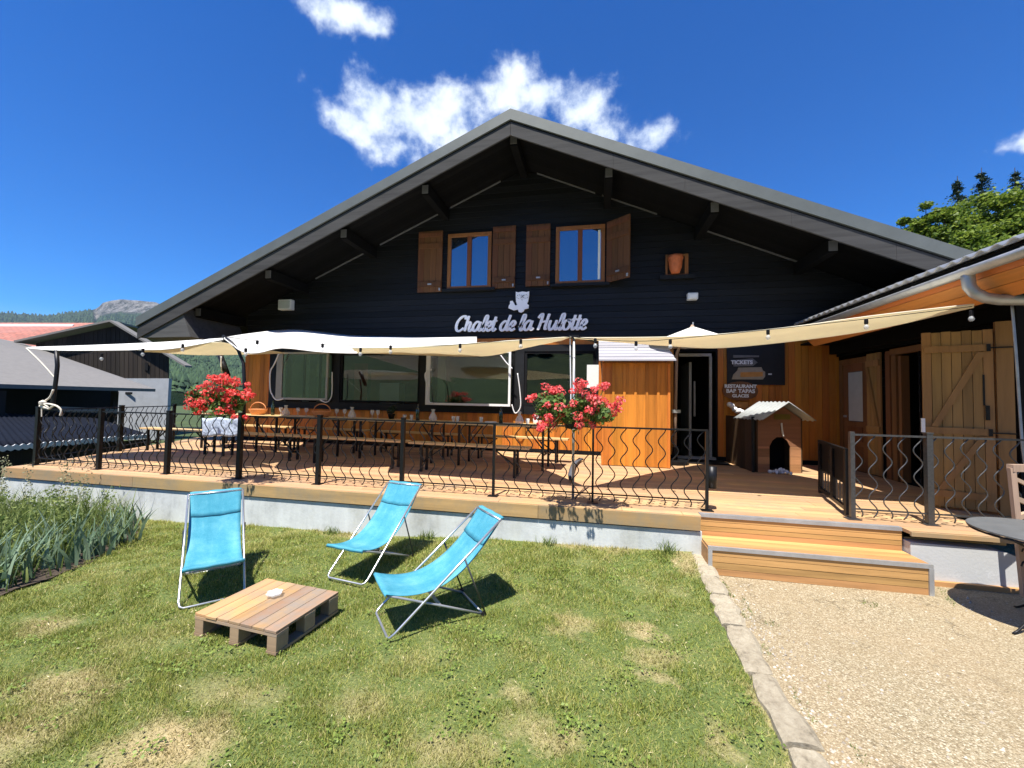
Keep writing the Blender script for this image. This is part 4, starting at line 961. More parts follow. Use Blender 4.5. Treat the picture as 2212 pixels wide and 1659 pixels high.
def pole(pts, r, mat, name, lab, cat='pole', r2=None):
    t = thing(name, lab, cat, pts[0]); wp(MB().tube(pts, r, 10, r2=r2).build('shaft', mat, t, smooth=True)); return t
P = lambda x, y, Y: tuple(ony(x, y, Y))
pl = pole([P(114, 880, 4.78), P(114, 873, 4.78), P(121, 820, 4.78), P(124, 790, 4.8), P(122, 757, 4.8)], .028, 'dark_metal', 'sail_pole', 'black bent pole with white knotted ropes at the far left corner of the railing')
pl = pole([P(527, 900, 4.8), P(528, 840, 4.8), P(526, 785, 4.82), P(515, 757, 4.84), P(500, 740, 4.86), P(482, 726, 4.88)], .022, 'dark_metal', 'sail_pole', 'black arched pole above the left geraniums holding two shade sails')
pl = pole([P(492, 812, 6.6), P(484, 790, 6.6), P(474, 764, 6.6)], .05, 'dark_metal', 'sail_pole', 'short leaning black pole seen behind the left geraniums')
t = thing('sail_pole', 'slim grey metal pole with a rope rising above the right geraniums', 'pole', (-.245, 4.86, DZ))
wp(MB().tube([(-.245, 4.86, DZ), (-.25, 4.86, 1.4), P(1240, 725, 4.86)], .016, 10).build('shaft', 'zinc', t, smooth=True)); wp(MB().tube([(-.275, 4.84, 1.35), P(1231.5, 728, 4.84)], .007, 6).build('halyard', 'white', t))
o_ = P(1240, 728, 4.86); b = MB(); b.box(o_[0]-.06, o_[0]+.05, 4.83, 4.89, o_[2]-.02, o_[2]+.02); b.tube([o_, (o_[0]+.28, 5.1, o_[2]-.03)], .012, 6); wp(b.build('top_bracket', 'dark_metal', t))
# ropes at the left pole
rp = cord([P(57, 752, 4.8), P(90, 784, 4.8), P(120, 818, 4.8)], None, .010, 'guy_rope'); tag(rp, 'white rope running diagonally from the left sail tip to the black pole', 'rope')
rp = cord([P(115, 842, 4.75), P(108, 858, 4.75), P(96, 868, 4.75), P(92, 880, 4.72), P(104, 880, 4.7), P(96, 872, 4.7), P(120, 876, 4.7), P(132, 886, 4.72), P(130, 898, 4.72)], None, .014, 'knotted_rope'); tag(rp, 'white knotted rope tied around the top of the leftmost railing post', 'rope')
b = MB(); b.lathe([(.005, -.05), (.04, -.02), (.045, .02), (.005, .05)], P(92, 871, 4.7), 8); b.tube([P(86, 877, 4.7), P(106, 883, 4.7), P(118, 875, 4.7)], .016, 6); b.tube([P(90, 877, 4.7), P(90, 900, 4.7)], .008, 6); o = b.build('rope_knot', 'rope', rp)
rp = cord([P(478, 770, 6.55), P(478, 795, 6.55), P(482, 815, 6.55)], None, .012, 'pale_rope'); tag(rp, 'pale rope hanging beside the short leaning pole', 'rope')

# festoon lights
def festoon(pts, bulbs, lab):
    t = thing('festoon_lights', lab, 'string lights', P(*pts[0])); o = cord([P(*p) for p in pts], None, .0035, 'cable'); o.parent = t; wp(o); o.data.materials[0] = MAT['black']
    for (x, y, Y) in bulbs:
        c = P(x, y, Y); s = MB().lathe([(.012, .0), (.018, -.01), (.018, -.05), (.012, -.055)], c, 8).build('socket', 'black', t); wp(s)
        MB().lathe([(.010, -.056), (.022, -.075), (.024, -.092), (.012, -.11), (.002, -.112)], c, 8).build('bulb', 'tumbler', s, smooth=True)
    return t
festoon([(128, 762, 4.72), (220, 763, 4.72), (309, 754, 4.72), (395, 741, 4.72), (482, 726, 4.75)], [(220, 763, 4.72), (309, 753, 4.72), (395, 743, 4.72)], 'string of bulbs along the far left cream sail')
festoon([(482, 726, 4.7), (556, 736, 4.72), (697, 744, 4.75), (844, 748, 4.75), (994, 744, 4.72), (1165, 728, 4.72), (1240, 728, 4.75)], [(531, 752, 4.66), (556, 735, 4.7), (697, 742, 4.75), (779, 751, 4.75), (844, 746, 4.75), (994, 742, 4.72), (1125, 733, 4.72)], 'string of bulbs along the middle sails')
festoon([(1240, 728, 4.72), (1300, 734, 4.8), (1374, 737, 4.9), (1448, 733, 4.9), (1659, 712, 4.9), (1871, 689, 4.85), (2100, 662, 4.8)], [(1286, 731, 4.75), (1374, 737, 4.9), (1448, 733, 4.9), (1659, 712, 4.9), (1871, 689, 4.85), (2098, 670, 4.8)], 'string of bulbs along the long right sail')

# parasol
pr = thing('parasol', 'white parasol on a pale pole by the entrance, its tip above the sail', 'parasol', (1.60, 8.25, DZ))
top = ony(1497, 705, 8.2); b = MB(); rows = []
for k in range(4):
    r_ = (.015, .30, .55, .80)[k]; rows.append([(top.x+r_*math.cos(a), 8.2+r_*math.sin(a)*.9, top.z-r_*.42+.02*r_*abs(math.sin(a*4))) for a in [j*2*math.pi/32 for j in range(33)]])
cn = wp(MB().grid(rows).build('canopy', 'sail_white', pr)); s_ = cn.modifiers.new('solid', 'SOLIDIFY'); s_.thickness = .004
b = MB(); b.tube([(1.48, 8.2, DZ), (1.49, 8.2, 1.6), (1.505, 8.2, 2.55), (1.56, 8.2, 2.72), (top.x, 8.2, top.z+.02)], .030, 10); wp(b.build('pole', 'chair_wood', pr, smooth=True)); b = MB(); b.tube([(top.x, 8.2, top.z), (top.x, 8.2, top.z+.08)], .012, 6); wp(b.build('finial', 'zinc', pr))
b = MB(); b.box(1.42, 1.57, 8.14, 8.2, 1.44, 1.50); wp(b.build('crank', 'zinc', pr))
b = MB(); b.lathe([(.25, 0), (.25, .05), (.05, .07), (.045, .3)], (1.48, 8.2, DZ+.017), 16); wp(b.build('base', 'dark_metal', pr))

# ================================================================== RAILINGS
def wavy(b, x, y, z0, z1, dx, dy, ph=0, r=.0062):
    n = 34; lam = .262; pts = []
    for i in range(n+1):
        z = z0+(z1-z0)*i/n; a = .038*math.sin((z-z0)/lam*2*math.pi+ph); pts.append((x+dx*a, y+dy*a, z))
    b.tube(pts, r, 6); return b
def railing(label, p, q, posts, thick, n_bal, ztop=1.335, mat='dark_metal', caps=()):
    p, q = Vector(p), Vector(q); d = (q-p); L = d.length; d.normalize()
    t = thing('railing', label, 'railing', (p.x, p.y, DZ))
    for nm, z, h, wd in (('top_rail', ztop, .018, .034), ('bottom_rail', .585, .014, .014)):
        wp(MB().bar((p.x, p.y, z), (q.x, q.y, z), wd, h).build(nm, mat, t))
    for i, u in enumerate(posts):
        pt = p+d*u; th = thick[i]; b = MB(); b.box(-th/2, th/2, -th/2, th/2, 0, (ztop-.01 if th < .04 else ztop+.03)-DZ)
        if th > .04: b.box(-th/2-.004, th/2+.004, -th/2-.004, th/2+.004, ztop+.031-DZ, ztop+.045-DZ)
        b.box(-.06, .06, -.05, .05, 0.001, .008); o = b.build('post', mat, t); o.location = (pt.x, pt.y, DZ); wp(o)
    proto = None; u = L/n_bal/2; k = 0
    proto_me = {}
    for i in range(n_bal):
        uu = L*(i+.5)/n_bal
        if min(abs(uu-x) for x in posts) < .035: continue
        pt = p+d*uu; key = i % 2
        if key not in proto_me:
            o = wavy(MB(), 0, 0, .03, ztop-DZ-.009, d.x, d.y, 0 if key else math.pi*.25).build('baluster', mat, t, smooth=True); proto_me[key] = o.data
        else: o = bpy.data.objects.new('baluster', proto_me[key]); COL.objects.link(o); o.parent = t
        o.location = (pt.x, pt.y, DZ); wp(o)
    return t
fx = [-8.46, -7.21, -5.96, -4.75, -3.53, -2.35, -1.175, -.02, 1.17]
railing('long black wrought railing of wavy bars along the front edge of the deck', (-8.46, 4.74, 0), (1.19, 4.74, 0), [x+8.46 for x in fx[:-1]]+[9.64], [.055, .05, .055, .055, .05, .046, .03, .024, .03], 72)
railing('black wavy railing running back along the left end of the deck', (-8.46, 4.78, 0), (-9.75, 7.9, 0), [1.65, 3.3], [.06, .05], 22)
railing('short black wavy railing behind the bistro table right of the steps', (2.56, 4.80, 0), (4.6, 4.74, 0), [.01, .66], [.04, .052], 16, mat='grey_iron')
gt = thing('metal_gate', 'dark open metal gate leaf at the right side of the steps', 'gate', (2.6, 4.9, DZ))
ga, gb = Vector((2.575, 4.90, 0)), Vector((2.86, 6.0, 0))
b = MB(); b.bar((ga.x, ga.y, 1.16), (gb.x, gb.y, 1.16), .04, .04); b.bar((ga.x, ga.y, .56), (gb.x, gb.y, .56), .04, .04); b.bar((ga.x, ga.y, .5), (ga.x, ga.y, 1.18), .04, .04); b.bar((gb.x, gb.y, .5), (gb.x, gb.y, 1.18), .04, .04)
m_ = ga.lerp(gb, .45); b.bar((m_.x, m_.y, .57), (m_.x, m_.y, 1.15), .05, .05); wp(b.build('frame', 'dark_metal', gt))
b = MB(); b.prism([(ga.x+.005, ga.y+.02, .80), (gb.x+.005, gb.y-.02, .80), (gb.x+.005, gb.y-.02, 1.14), (ga.x+.005, ga.y+.02, 1.14)], (.006, 0, 0)); wp(b.build('sheet', 'dark_metal', gt))
b = MB()
for k in range(1, 9):
    p = ga.lerp(gb, k/9); b.tube([(p.x, p.y, .57), (p.x, p.y, .80)], .008, 6)
wp(b.build('bars', 'grey_iron', gt))
b = MB(); b.tube([(1.235, 4.76, .72), (1.235, 4.76, .95)], .05, 14); o = b.build('letter_cap', 'dark_metal', None, smooth=True); o.name = 'lock_box'; tag(o, 'small rounded dark box on the right end post of the long railing', 'lock box')

# ================================================================== BEER TABLES AND BENCHES
def trestle_legs(b, x, w, h):
    for sy in (-1, 1):
        b.bar((x, sy*w*.36, 0), (x, sy*w*.36, h), .035, .035)
    b.bar((x, -w*.36, h*.35), (x, w*.36, h*.35), .025, .025); b.bar((x, 0, h-.03), (x+(.35 if x < 0 else -.35), 0, h-.03), .02, .02); b.bar((x, 0, h*.36), (x+(.33 if x < 0 else -.33), 0, h-.04), .02, .02)
def make_table(name, L, W, H, lab, cat, group):
    t = thing(name, lab, cat, (0, 0, DZ), 0, group); b = MB(); n = 3 if W > .4 else 2
    for k in range(n): b.box(-L/2, L/2, -W/2+k*W/n, -W/2+(k+1)*W/n-.004, H-.026, H)
    b.build('top' if W > .4 else 'seat', 'beer', t)
    for x in (-L/2+.22, L/2-.22):
        b = MB(); trestle_legs(b, x, W, H-.027); b.build('leg', 'dark_metal', t)
    return t
tabs = [(-1.55, 6.95), (-3.55, 7.12), (-5.55, 7.32), (-7.45, 7.4)]
wh = ['rightmost folding beer table, behind the right geraniums', 'second folding beer table from the right, with a basket and carafes', 'third folding beer table from the right, near the white casement window', 'leftmost folding beer table, behind the left geraniums']
bt = make_table('beer_table', 1.92, .66, .73, wh[0], 'table', 'beer tables in a row on the deck')
for i, (x, y) in enumerate(tabs):
    o = bt if i == 0 else dup(bt, label=wh[i]); o.location = (x, y, DZ); o.rotation_euler = (0, 0, R(-4.5))
bn = make_table('beer_bench', 1.95, .25, .45, 'near side bench of the rightmost beer table', 'bench', 'beer benches beside the tables')
bl = [(-1.9, 6.05, 'near side bench of the rightmost beer table'), (-3.95, 6.25, 'near side bench of the second beer table from the right'), (-6.0, 6.42, 'near side bench of the third beer table from the right'), (-8.0, 6.6, 'near side bench of the leftmost beer table'),
      (-1.45, 7.7, 'far side bench of the rightmost beer table, close to the orange wall'), (-3.6, 7.85, 'far side bench of the second beer table from the right'), (-5.7, 8.0, 'far side bench of the third beer table from the right'), (-7.7, 8.1, 'far side bench of the leftmost beer table')]
for i, (x, y, lab) in enumerate(bl):
    o = bn if i == 0 else dup(bn, label=lab); o.location = (x, y, DZ); o.rotation_euler = (0, 0, R(-4))
# things standing on the tables
TZ = DZ+.731
def tpos(px):            # a spot on the table row at the photo column px
    lo, hi = -8.4, -.55
    for _ in range(30):
        x = (lo+hi)/2; y = 6.95+(-1.55-x)*.087
        d = Vector((x, y, TZ))-O; u = 1106+F_PX*d.dot(_r2)/d.dot(_f)
        if u < px: lo = x
        else: hi = x
    return x, y
def put(mk, px, lab, cat, dy=0, group=None):
    x, y = tpos(px); o = mk(x, y+dy); tag(o, lab, cat, group); return o
def lathe_obj(name, mat, prof): return lambda x, y: _place(MB().lathe(prof, (0, 0, 0), 14).build(name, mat, None, smooth=True), x, y)
def _place(o, x, y): o.location = (x, y, TZ+.001); return o
wine = lathe_obj('wine_bottle', 'bottle', [(.034, 0), (.037, .01), (.037, .19), (.03, .215), (.014, .24), (.013, .29), (.015, .295), (.013, .30)])
glass = lathe_obj('drinking_glass', 'tumbler', [(.026, 0), (.028, .005), (.036, .10), (.034, .10), (.026, .012)])
goblet = lathe_obj('wine_glass', 'tumbler', [(.034, 0), (.034, .004), (.005, .01), (.005, .07), (.025, .09), (.038, .125), (.033, .17), (.031, .17)])
carafe = lathe_obj('glass_carafe', 'tumbler', [(.05, 0), (.075, .02), (.078, .06), (.045, .13), (.026, .16), (.028, .19), (.042, .215), (.038, .215)])
def basket(x, y):
    o = MB(); rows = []
    for j, (r_, z) in enumerate([(.02, .0), (.11, .0), (.14, .05), (.165, .11), (.172, .12), (.16, .12), (.13, .04), (.02, .02)]): rows.append([(r_*math.cos(a)*1.25, r_*math.sin(a)*.8, z) for a in [k*2*math.pi/20 for k in range(21)]])
    o.grid(rows); m = o.build('bread_basket', 'basket', None, smooth=True); _place(m, x, y)
    MB().tube([(.17*math.cos(a)*1.15, 0, .11+.15*math.sin(a)) for a in [k*math.pi/10 for k in range(11)]], .010, 6).build('handle', 'basket', m, smooth=True); return m
put(basket, 557, 'orange basket with a handle on the leftmost table', 'basket'); put(basket, 695, 'orange basket with a handle on the third table from the right', 'basket')
put(wine, 589, 'dark wine bottle standing right of the leftmost basket', 'bottle'); put(wine, 902, 'dark wine bottle on the second table from the right, beside small glasses', 'bottle'); put(wine, 1082, 'dark wine bottle on the rightmost table', 'bottle')
put(carafe, 617, 'clear glass carafe just right of the leftmost bottle', 'carafe'); put(carafe, 760, 'clear glass carafe in the middle of the table row', 'carafe'); put(carafe, 1122, 'clear glass carafe on the rightmost table', 'carafe'); put(carafe, 935, 'clear glass carafe right of the middle bottle', 'carafe')
GL = {604: 'stemmed glass between the leftmost bottle and carafe', 641: 'stemmed glass just right of the leftmost carafe', 659: 'stemmed glass just left of the third table basket', 725: 'stemmed glass just right of the third table basket', 742: 'stemmed glass just left of the middle carafe', 802: 'stemmed glass midway between the middle carafe and the potted plant', 814: 'stemmed glass closest to the potted plant on its left',
 875: 'small tumbler right of the potted plant', 890: 'small tumbler touching the middle wine bottle on its left', 980: 'left one of two tumblers standing close together', 989: 'right one of two tumblers standing close together', 1040: 'small tumbler left of the white plates', 1140: 'small tumbler just left of the white jug'}
for px in (604, 641, 659, 725, 742, 802, 814): put(goblet, px, GL[px], 'glass', .03, 'stemmed glasses on the left tables')
for px in (875, 890, 980, 989, 1040, 1140): put(glass, px, GL[px], 'glass', -.02, 'tumblers on the right tables')
o = put(lathe_obj('white_pitcher', 'white', [(.045, 0), (.06, .03), (.062, .10), (.04, .15), (.05, .19), (.045, .19)]), 1159, 'white jug standing at the right end of the table row beside the geraniums', 'jug')
bks = put(lathe_obj('paper_plates', 'paper', [(.09, 0), (.11, .02), (.10, .025)]), 1060, 'low stack of white plates on the rightmost table', 'plates')

# ================================================================== PLANTS: leaf clouds
def leaf_quads(C, Nn, size, asp=.7, rng=RNG):
    """one small rhombic leaf (two triangles share an island) at every centre C, roughly facing Nn"""
    n = len(C); a = rng.normal(size=(n, 3)); Nn = Nn+rng.normal(size=(n, 3))*.55; Nn /= np.linalg.norm(Nn, axis=1)[:, None]
    t = np.cross(Nn, a); t /= np.linalg.norm(t, axis=1)[:, None]; bt_ = np.cross(Nn, t); s = (size*rng.uniform(.6, 1.3, n))[:, None]
    V = np.stack([C-t*s, C+bt_*s*asp+Nn*s*.12, C+t*s, C-bt_*s*asp+Nn*s*.12], 1).reshape(-1, 3); i = np.arange(n)[:, None]*4
    return V, i+np.array([[0, 1, 2, 3]])
def blob_points(centers, radii, per, rng=RNG, shell=.55):
    P_, N_ = [], []
    for c, r_ in zip(centers, radii):
        d = rng.normal(size=(per, 3)); d /= np.linalg.norm(d, axis=1)[:, None]; rad = r_*(shell+(1-shell)*rng.uniform(0, 1, per))[:, None]
        P_.append(np.array(c)+d*rad); N_.append(d+np.array([0, 0, .35]))
    return np.concatenate(P_), np.concatenate(N_)
def geranium(x, y, z, lab, seed, rx=.40):
    rng = np.random.default_rng(seed); t = thing('geranium', lab, 'flowers', (x, y, z-.28))
    cs = [(x+rng.uniform(-rx, rx)*.8, y+rng.uniform(-.2, .2), z+rng.uniform(-.16, .12)) for _ in range(26)]
    Pp, Nn = blob_points(cs, rng.uniform(.07, .13, 26), 46, rng); V, Fc = leaf_quads(Pp, Nn, .026, .85, rng); wp(np_mesh('foliage', V, Fc, 'geranium_leaf', t, k=4))
    st_ = MB(); heads = []
    for k in range(74):
        a = rng.uniform(0, 6.28); r_ = rx*rng.uniform(.25, 1.12)**.7; hx = x+r_*math.cos(a)*1.05+.04*math.sin(seed); hy = y-.05+r_*math.sin(a)*.5
        u_ = (hx-x)/(rx*1.15); hz = z+.03+.16*max(0, 1-u_*u_)+rng.normal()*.07 if k % 2 else z+rng.uniform(-.30, .12)*(.4+.6*abs(u_)); hy -= .08 if k % 2 == 0 else 0
        if k < 7: hz = z+.24+rng.uniform(0, .05); hx = x+rx*rng.uniform(-.7, .85)
        heads.append((hx, hy, hz, rng.uniform(.036, .068))); st_.tube([(x+(hx-x)*.5, y+(hy-y)*.4, z-.05), (hx*.9+x*.1, hy, hz-.09), (hx, hy, hz)], .003, 4)
    wp(st_.build('stems', 'geranium_leaf', t))
    Pp, Nn = [], []
    for hx, hy, hz, hr in heads:
        p_, n_ = blob_points([(hx, hy, hz)], [hr], 30, rng, .7); p_[:, 2] = hz+(p_[:, 2]-hz)*.75; Pp.append(p_); Nn.append(n_)
    V, Fc = leaf_quads(np.concatenate(Pp), np.concatenate(Nn), .0155, .95, rng); wp(np_mesh('flowers', V, Fc, 'petal' if seed == 2 else 'petal_pink', t, k=4))
    b = MB(); b.lathe([(.08, 0), (.11, .12), (.12, .13), (.10, .13)], (x, y+.10, z-.19), 16); wp(b.build('pot', 'dark_metal', t))
    return t
geranium(-.235, 4.34, 1.52, 'red geraniums with green leaves hanging over the right half of the long railing', 1, .42)
geranium(-4.66, 4.36, 1.56, 'red geraniums hanging over the left part of the long railing', 2, .38)
b = MB(); ws = thing('wind_screen', 'pale mottled blue white cloth panel hanging behind the railing below the left geraniums', 'screen', tuple(ony(480, 940, 5.2)))
rows = []
for j in range(8): rows.append([tuple(ony(437+k*7.6, 903+j*5.6+(1.5*math.sin(k)), 5.25+.02*math.sin(k*1.3))) for k in range(12)])
MAT['mottled'] = m_plain('mottled_blue_white', (.40, .46, .56), .9, 0, .75, 22, .1); o = MB().grid(rows).build('cloth', 'mottled', ws, smooth=True); wp(o); s_ = o.modifiers.new('solid', 'SOLIDIFY'); s_.thickness = .004

# small potted plant in the table row, facing the windows
x, y = tpos(837); pp = thing('potted_plant', 'small bushy green plant in a dark pot on the table row', 'potted plant', (x, y+.15, TZ))
MB().lathe([(.05, 0), (.07, .09), (.075, .10), (.06, .10)], (0, 0, 0.001), 12).build('pot', 'dark_metal', pp, smooth=True)
Pp, Nn = blob_points([(0, 0, .17), (.04, 0, .21), (-.04, 0, .15)], [.08, .06, .06], 110); V, Fc = leaf_quads(Pp, Nn, .018); np_mesh('foliage', V, Fc, 'needle', pp, k=4)
# dark strap lying on the deck by the pole
b = MB(); q3 = lambda a, b_, Y: Z(a, b_, Y, 1360, 1060, .217)
rows = []
for (u, v, w_, Y) in [(640, 565, 22, 6.6), (590, 600, 22, 6.5), (545, 650, 22, 6.3), (530, 700, 24, 6.2), (510, 770, 20, 6.05), (520, 825, 10, 5.9)]:
    rows.append([onz((1360+(u-w_)*.217)*.8379, (1060+v*.217)*.8379, DZ+.03), onz((1360+u*.217)*.8379, (1060+v*.217)*.8379, DZ+.06), onz((1360+(u+w_)*.217)*.8379, (1060+v*.217)*.8379, DZ+.03)])
o = MB().grid(rows).build('dark_cloth', 'board_sign', None, smooth=True); s_ = o.modifiers.new('solid', 'SOLIDIFY'); s_.thickness = .02; MAT['grey_cloth'] = m_plain('dark_grey_cloth', (.08, .09, .11), .9, 0, .4, 30, .2); o.data.materials[0] = MAT['grey_cloth']
tag(o, 'twisted dark grey cloth lying on the sunlit deck below the right geraniums', 'cloth')

# ================================================================== DECKCHAIRS
def deckchair(lab, group):
    """local frame: x along the front foot bar, y towards the back; origin at the front left foot corner"""
    w, ta, tz, sa, sz, ba = .416, .829, .685, -.006, .292, .698
    t = thing('deckchair', lab, 'deckchair', (0, 0, 0), 0, group); r = .0088; g = .012
    dv = Vector((0, ta, tz)); k = .05/dv.length
    def rail(x, u): return (x, ta*u, g+tz*u)
    pts = [rail(0, 1.0), rail(0, .5), rail(0, .10), rail(0, .05), (.008, .012, g+.010), (.03, .0, g), (w-.03, 0, g), (w-.008, .012, g+.010), rail(w, .05), rail(w, .10), rail(w, .5), rail(w, 1.0)]
    MB().tube(pts, r, 10).build('main_frame', 'alu', t, smooth=True)
    b = MB(); b.tube([rail(0, .995), rail(w, .995)], r*.95, 10); b.build('top_bar', 'alu', t, smooth=True)
    # seat frame: front seat bar, running back and down to the rear foot
    i = .012
    pts = [(i, ba, g), (i, ba*.55, g+.13), (i, sa+.05, sz-.015), (i+.01, sa, sz), (w-i-.01, sa, sz), (w-i, sa+.05, sz-.015), (w-i, ba*.55, g+.13), (w-i, ba, g)]
    b = MB(); b.tube(pts, r*.95, 10); b.tube([(i, ba, g), (w-i, ba, g)], r*.95, 10); b.build('seat_frame', 'zinc', t, smooth=True)
    for x in (-.012, w+.012):
        b = MB(); u = .64; b.tube([rail(x, u), (x, ba+.012, g+.005)], r*.75, 8); b.build('strut', 'grey_iron', t, smooth=True)
    for x in (.0, w):
        b = MB(); b.lathe([(.016, -.012), (.02, 0), (.016, .02)], (x if x else .0, ba, .012), 10); b.build('foot_cap', 'dark_metal', t)
    b = MB(); b.box(i, w-i, ba*.52-.012, ba*.52+.012, g+.128, g+.136); b.build('brace', 'zinc', t)
    # slung fabric: sagging from the top bar to the front seat bar
    p0, p3 = Vector((0, ta+.012, g+tz+.008)), Vector((0, sa-.012, sz+.020)); c1, c2_ = Vector((0, .60, .36)), Vector((0, .36, .165)); rows = []
    n = 30
    for j in range(n+1):
        u = j/n; p = p0*(1-u)**3+c1*3*u*(1-u)**2+c2_*3*u*u*(1-u)+p3*u**3; row = []
        for q in range(13):
            v = q/12; edge = .010+.010*math.sin(math.pi*u); x = edge+(w-2*edge)*v
            row.append((x, p.y+.004*math.sin(u*9+v*3), p.z-.022*math.sin(math.pi*v)*math.sin(math.pi*u)+.002*math.sin(v*17+u*5)))
        rows.append(row)
    # sleeves round both bars
    top = [[(v[0], v[1]+.020, v[2]-.012) for v in rows[0]], [(v[0], v[1]+.016, v[2]+.006) for v in rows[0]]]; front = [[(v[0], v[1]-.012, v[2]-.012) for v in rows[-1]], [(v[0], v[1]-.004, v[2]-.03) for v in rows[-1]]]
    fb_ = MB().grid(top+rows+front).build('fabric', 'blue_cloth', t, smooth=True); s_ = fb_.modifiers.new('solid', 'SOLIDIFY'); s_.thickness = .004
    # head flap seam
    hd = MB().grid([[(x, y-.003, z+.005) for x, y, z in rows[j]] for j in range(0, 7)]).build('head_panel', 'blue_cloth', fb_, smooth=True); s_ = hd.modifiers.new('solid', 'SOLIDIFY'); s_.thickness = .003
    return t
dc = deckchair('turquoise deckchair nearest the gravel path, right of the pallet table', 'turquoise deckchairs on the lawn')
dc.location = (-1.598, 2.857, .005); dc.rotation_euler = (0, 0, -.847)
dup(dc, (-2.318, 3.278, .012), -.155, 'turquoise deckchair standing behind between the other two, close to the concrete wall')
dup(dc, (-3.028, 2.542, .005), .83, 'turquoise deckchair left of the pallet table, its back towards the flower bed')

# ================================================================== PALLET TABLE
A4 = [onz(420.6, 1323.7, .15), onz(582, 1254, .15), onz(730.5, 1277.7, .15), onz(597.8, 1364.4, .15)]
po = Vector((A4[0].x, A4[0].y, 0)); ax_ = (A4[3]-A4[0]); ang = math.atan2(ax_.y, ax_.x)
Lx, Ly = ax_.length, .56
pt = thing('pallet_table', 'low table made of a worn wooden pallet standing on the lawn between the deckchairs', 'table', (po.x, po.y, 0), ang)
b = MB(); n = 7; w = Lx/n; rg = random.Random(2)
for k in range(n): b.box(k*w, (k+1)*w-.004, -.0+rg.uniform(-.004, .003), Ly+rg.uniform(-.003, .004), .132, .15)
pto = b.build('deck_boards', 'pallet', pt, bevel=.002)
MAT['pallet_y'] = m_wood('pallet_top_wood', (.37, .21, .095), 'y', .8, .42, .25, 18, weather=(.235, .20, .165)); pto.data.materials[0] = MAT['pallet_y']
b = MB()
for y in (0, Ly/2-.05, Ly-.1): b.box(.001, Lx-.001, y+.001, y+.095, .112, .130)
b.build('cross_boards', 'pallet', pt)
for x in (0, Lx/2-.04, Lx-.08):
    for y in (0, Ly/2-.05, Ly-.1):
        b = MB(); b.box(x+.003, x+.077, y+.002, y+.098, .020, .111); b.build('block', 'pallet_dark', pt, bevel=.002)
for x in (0, Lx/2-.04, Lx-.08):
    b = MB(); b.box(x, x+.08, 0, Ly, .002, .019); b.build('bottom_board', 'pallet_dark', pt)
c = onz((400+980*.3135)*.8379, (1180+1140*.3135)*.8379, .15)
MB_ = MB(); rg = random.Random(8)
rows = [[(r_*math.cos(a)*(1+.10*math.cos(6*a)), r_*math.sin(a)*(1+.10*math.cos(6*a)), z) for a in [k*2*math.pi/36 for k in range(37)]] for r_, z in ((.002, .006), (.03, .006), (.045, .012), (.055, .030), (.050, .033), (.038, .018), (.002, .012))]
o = MB_.grid(rows).build('glass_ashtray', 'tumbler', None, smooth=True); o.location = (c.x, c.y, .151); tag(o, 'small clear glass ashtray on the pallet table', 'ashtray')

# ================================================================== BISTRO TABLE AND GARDEN CHAIR
tb = thing('bistro_table', 'round dark grey bistro table with scrolled iron legs at the right edge', 'table', (3.33, 3.81, 0))
TR, TH = .43, .71
b = MB(); b.lathe([(TR-.01, TH-.018), (TR, TH-.014), (TR, TH-.004), (TR-.006, TH)], (0, 0, 0), 64); b.build('top', 'table_top', tb)
b = MB(); b.tube([(TR*.96*math.cos(k*math.pi/24), TR*.96*math.sin(k*math.pi/24), TH-.03) for k in range(48)], .008, 6, closed=True); b.build('rim', 'dark_metal', tb)
for k in range(3):
    a = R(200)+k*2*math.pi/3; ca, sa_ = math.cos(a), math.sin(a)
    pts = [(ca*r_, sa_*r_, z) for r_, z in [(.34, .66), (.20, .60), (.06, .48), (.02, .34), (.08, .20), (.22, .10), (.34, .02), (.38, .005)]]
    b = MB(); b.tube(pts, .009, 8)
    for (cr, cz, rr_, s0) in ((.24, .48, .05, 0), (.20, .04, .035, 1.5)):
        b.tube([(ca*(cr+rr_*(1-.12*j)*math.cos(s0+j*.7)), sa_*(cr+rr_*(1-.12*j)*math.cos(s0+j*.7)), cz+rr_*(1-.12*j)*math.sin(s0+j*.7)) for j in range(9)], .006, 6)
    b.build('leg', 'dark_metal', tb, smooth=True)
gc = thing('garden_chair', 'weathered wooden folding chair with slatted back at the right edge of the deck', 'chair', (3.72, 4.32, .02))
gx, gy = 3.56, 4.30
b = MB(); b.bar((gx, gy, .05), (gx-.05, gy+.02, 1.12), .04, .035); b.bar((gx+.42, gy+.1, .05), (gx+.38, gy+.12, 1.12), .04, .035); wp(b.build('back_posts', 'chair_wood', gc))
b = MB(); b.bar((gx-.06, gy+.02, 1.12), (gx+.40, gy+.13, 1.12), .05, .06); b.bar((gx-.02, gy+.02, .86), (gx+.4, gy+.13, .70), .03, .04); b.bar((gx-.02, gy+.02, .70), (gx+.4, gy+.13, .86), .03, .04); b.bar((gx-.05, gy+.02, 1.04), (gx+.4, gy+.13, .84), .02, .03); wp(b.build('backrest', 'chair_wood', gc))
b = MB()
for k in range(5): b.bar((gx+.03+k*.004, gy-.06-k*.075, .50), (gx+.44, gy+.04-k*.075, .50), .06, .018)
wp(b.build('seat', 'chair_wood', gc)); b = MB(); b.bar((gx+.02, gy-.36, .0), (gx+.02, gy-.02, .49), .03, .03); b.bar((gx+.42, gy-.26, .0), (gx+.42, gy+.08, .49), .03, .03); wp(b.build('front_legs', 'chair_wood', gc))

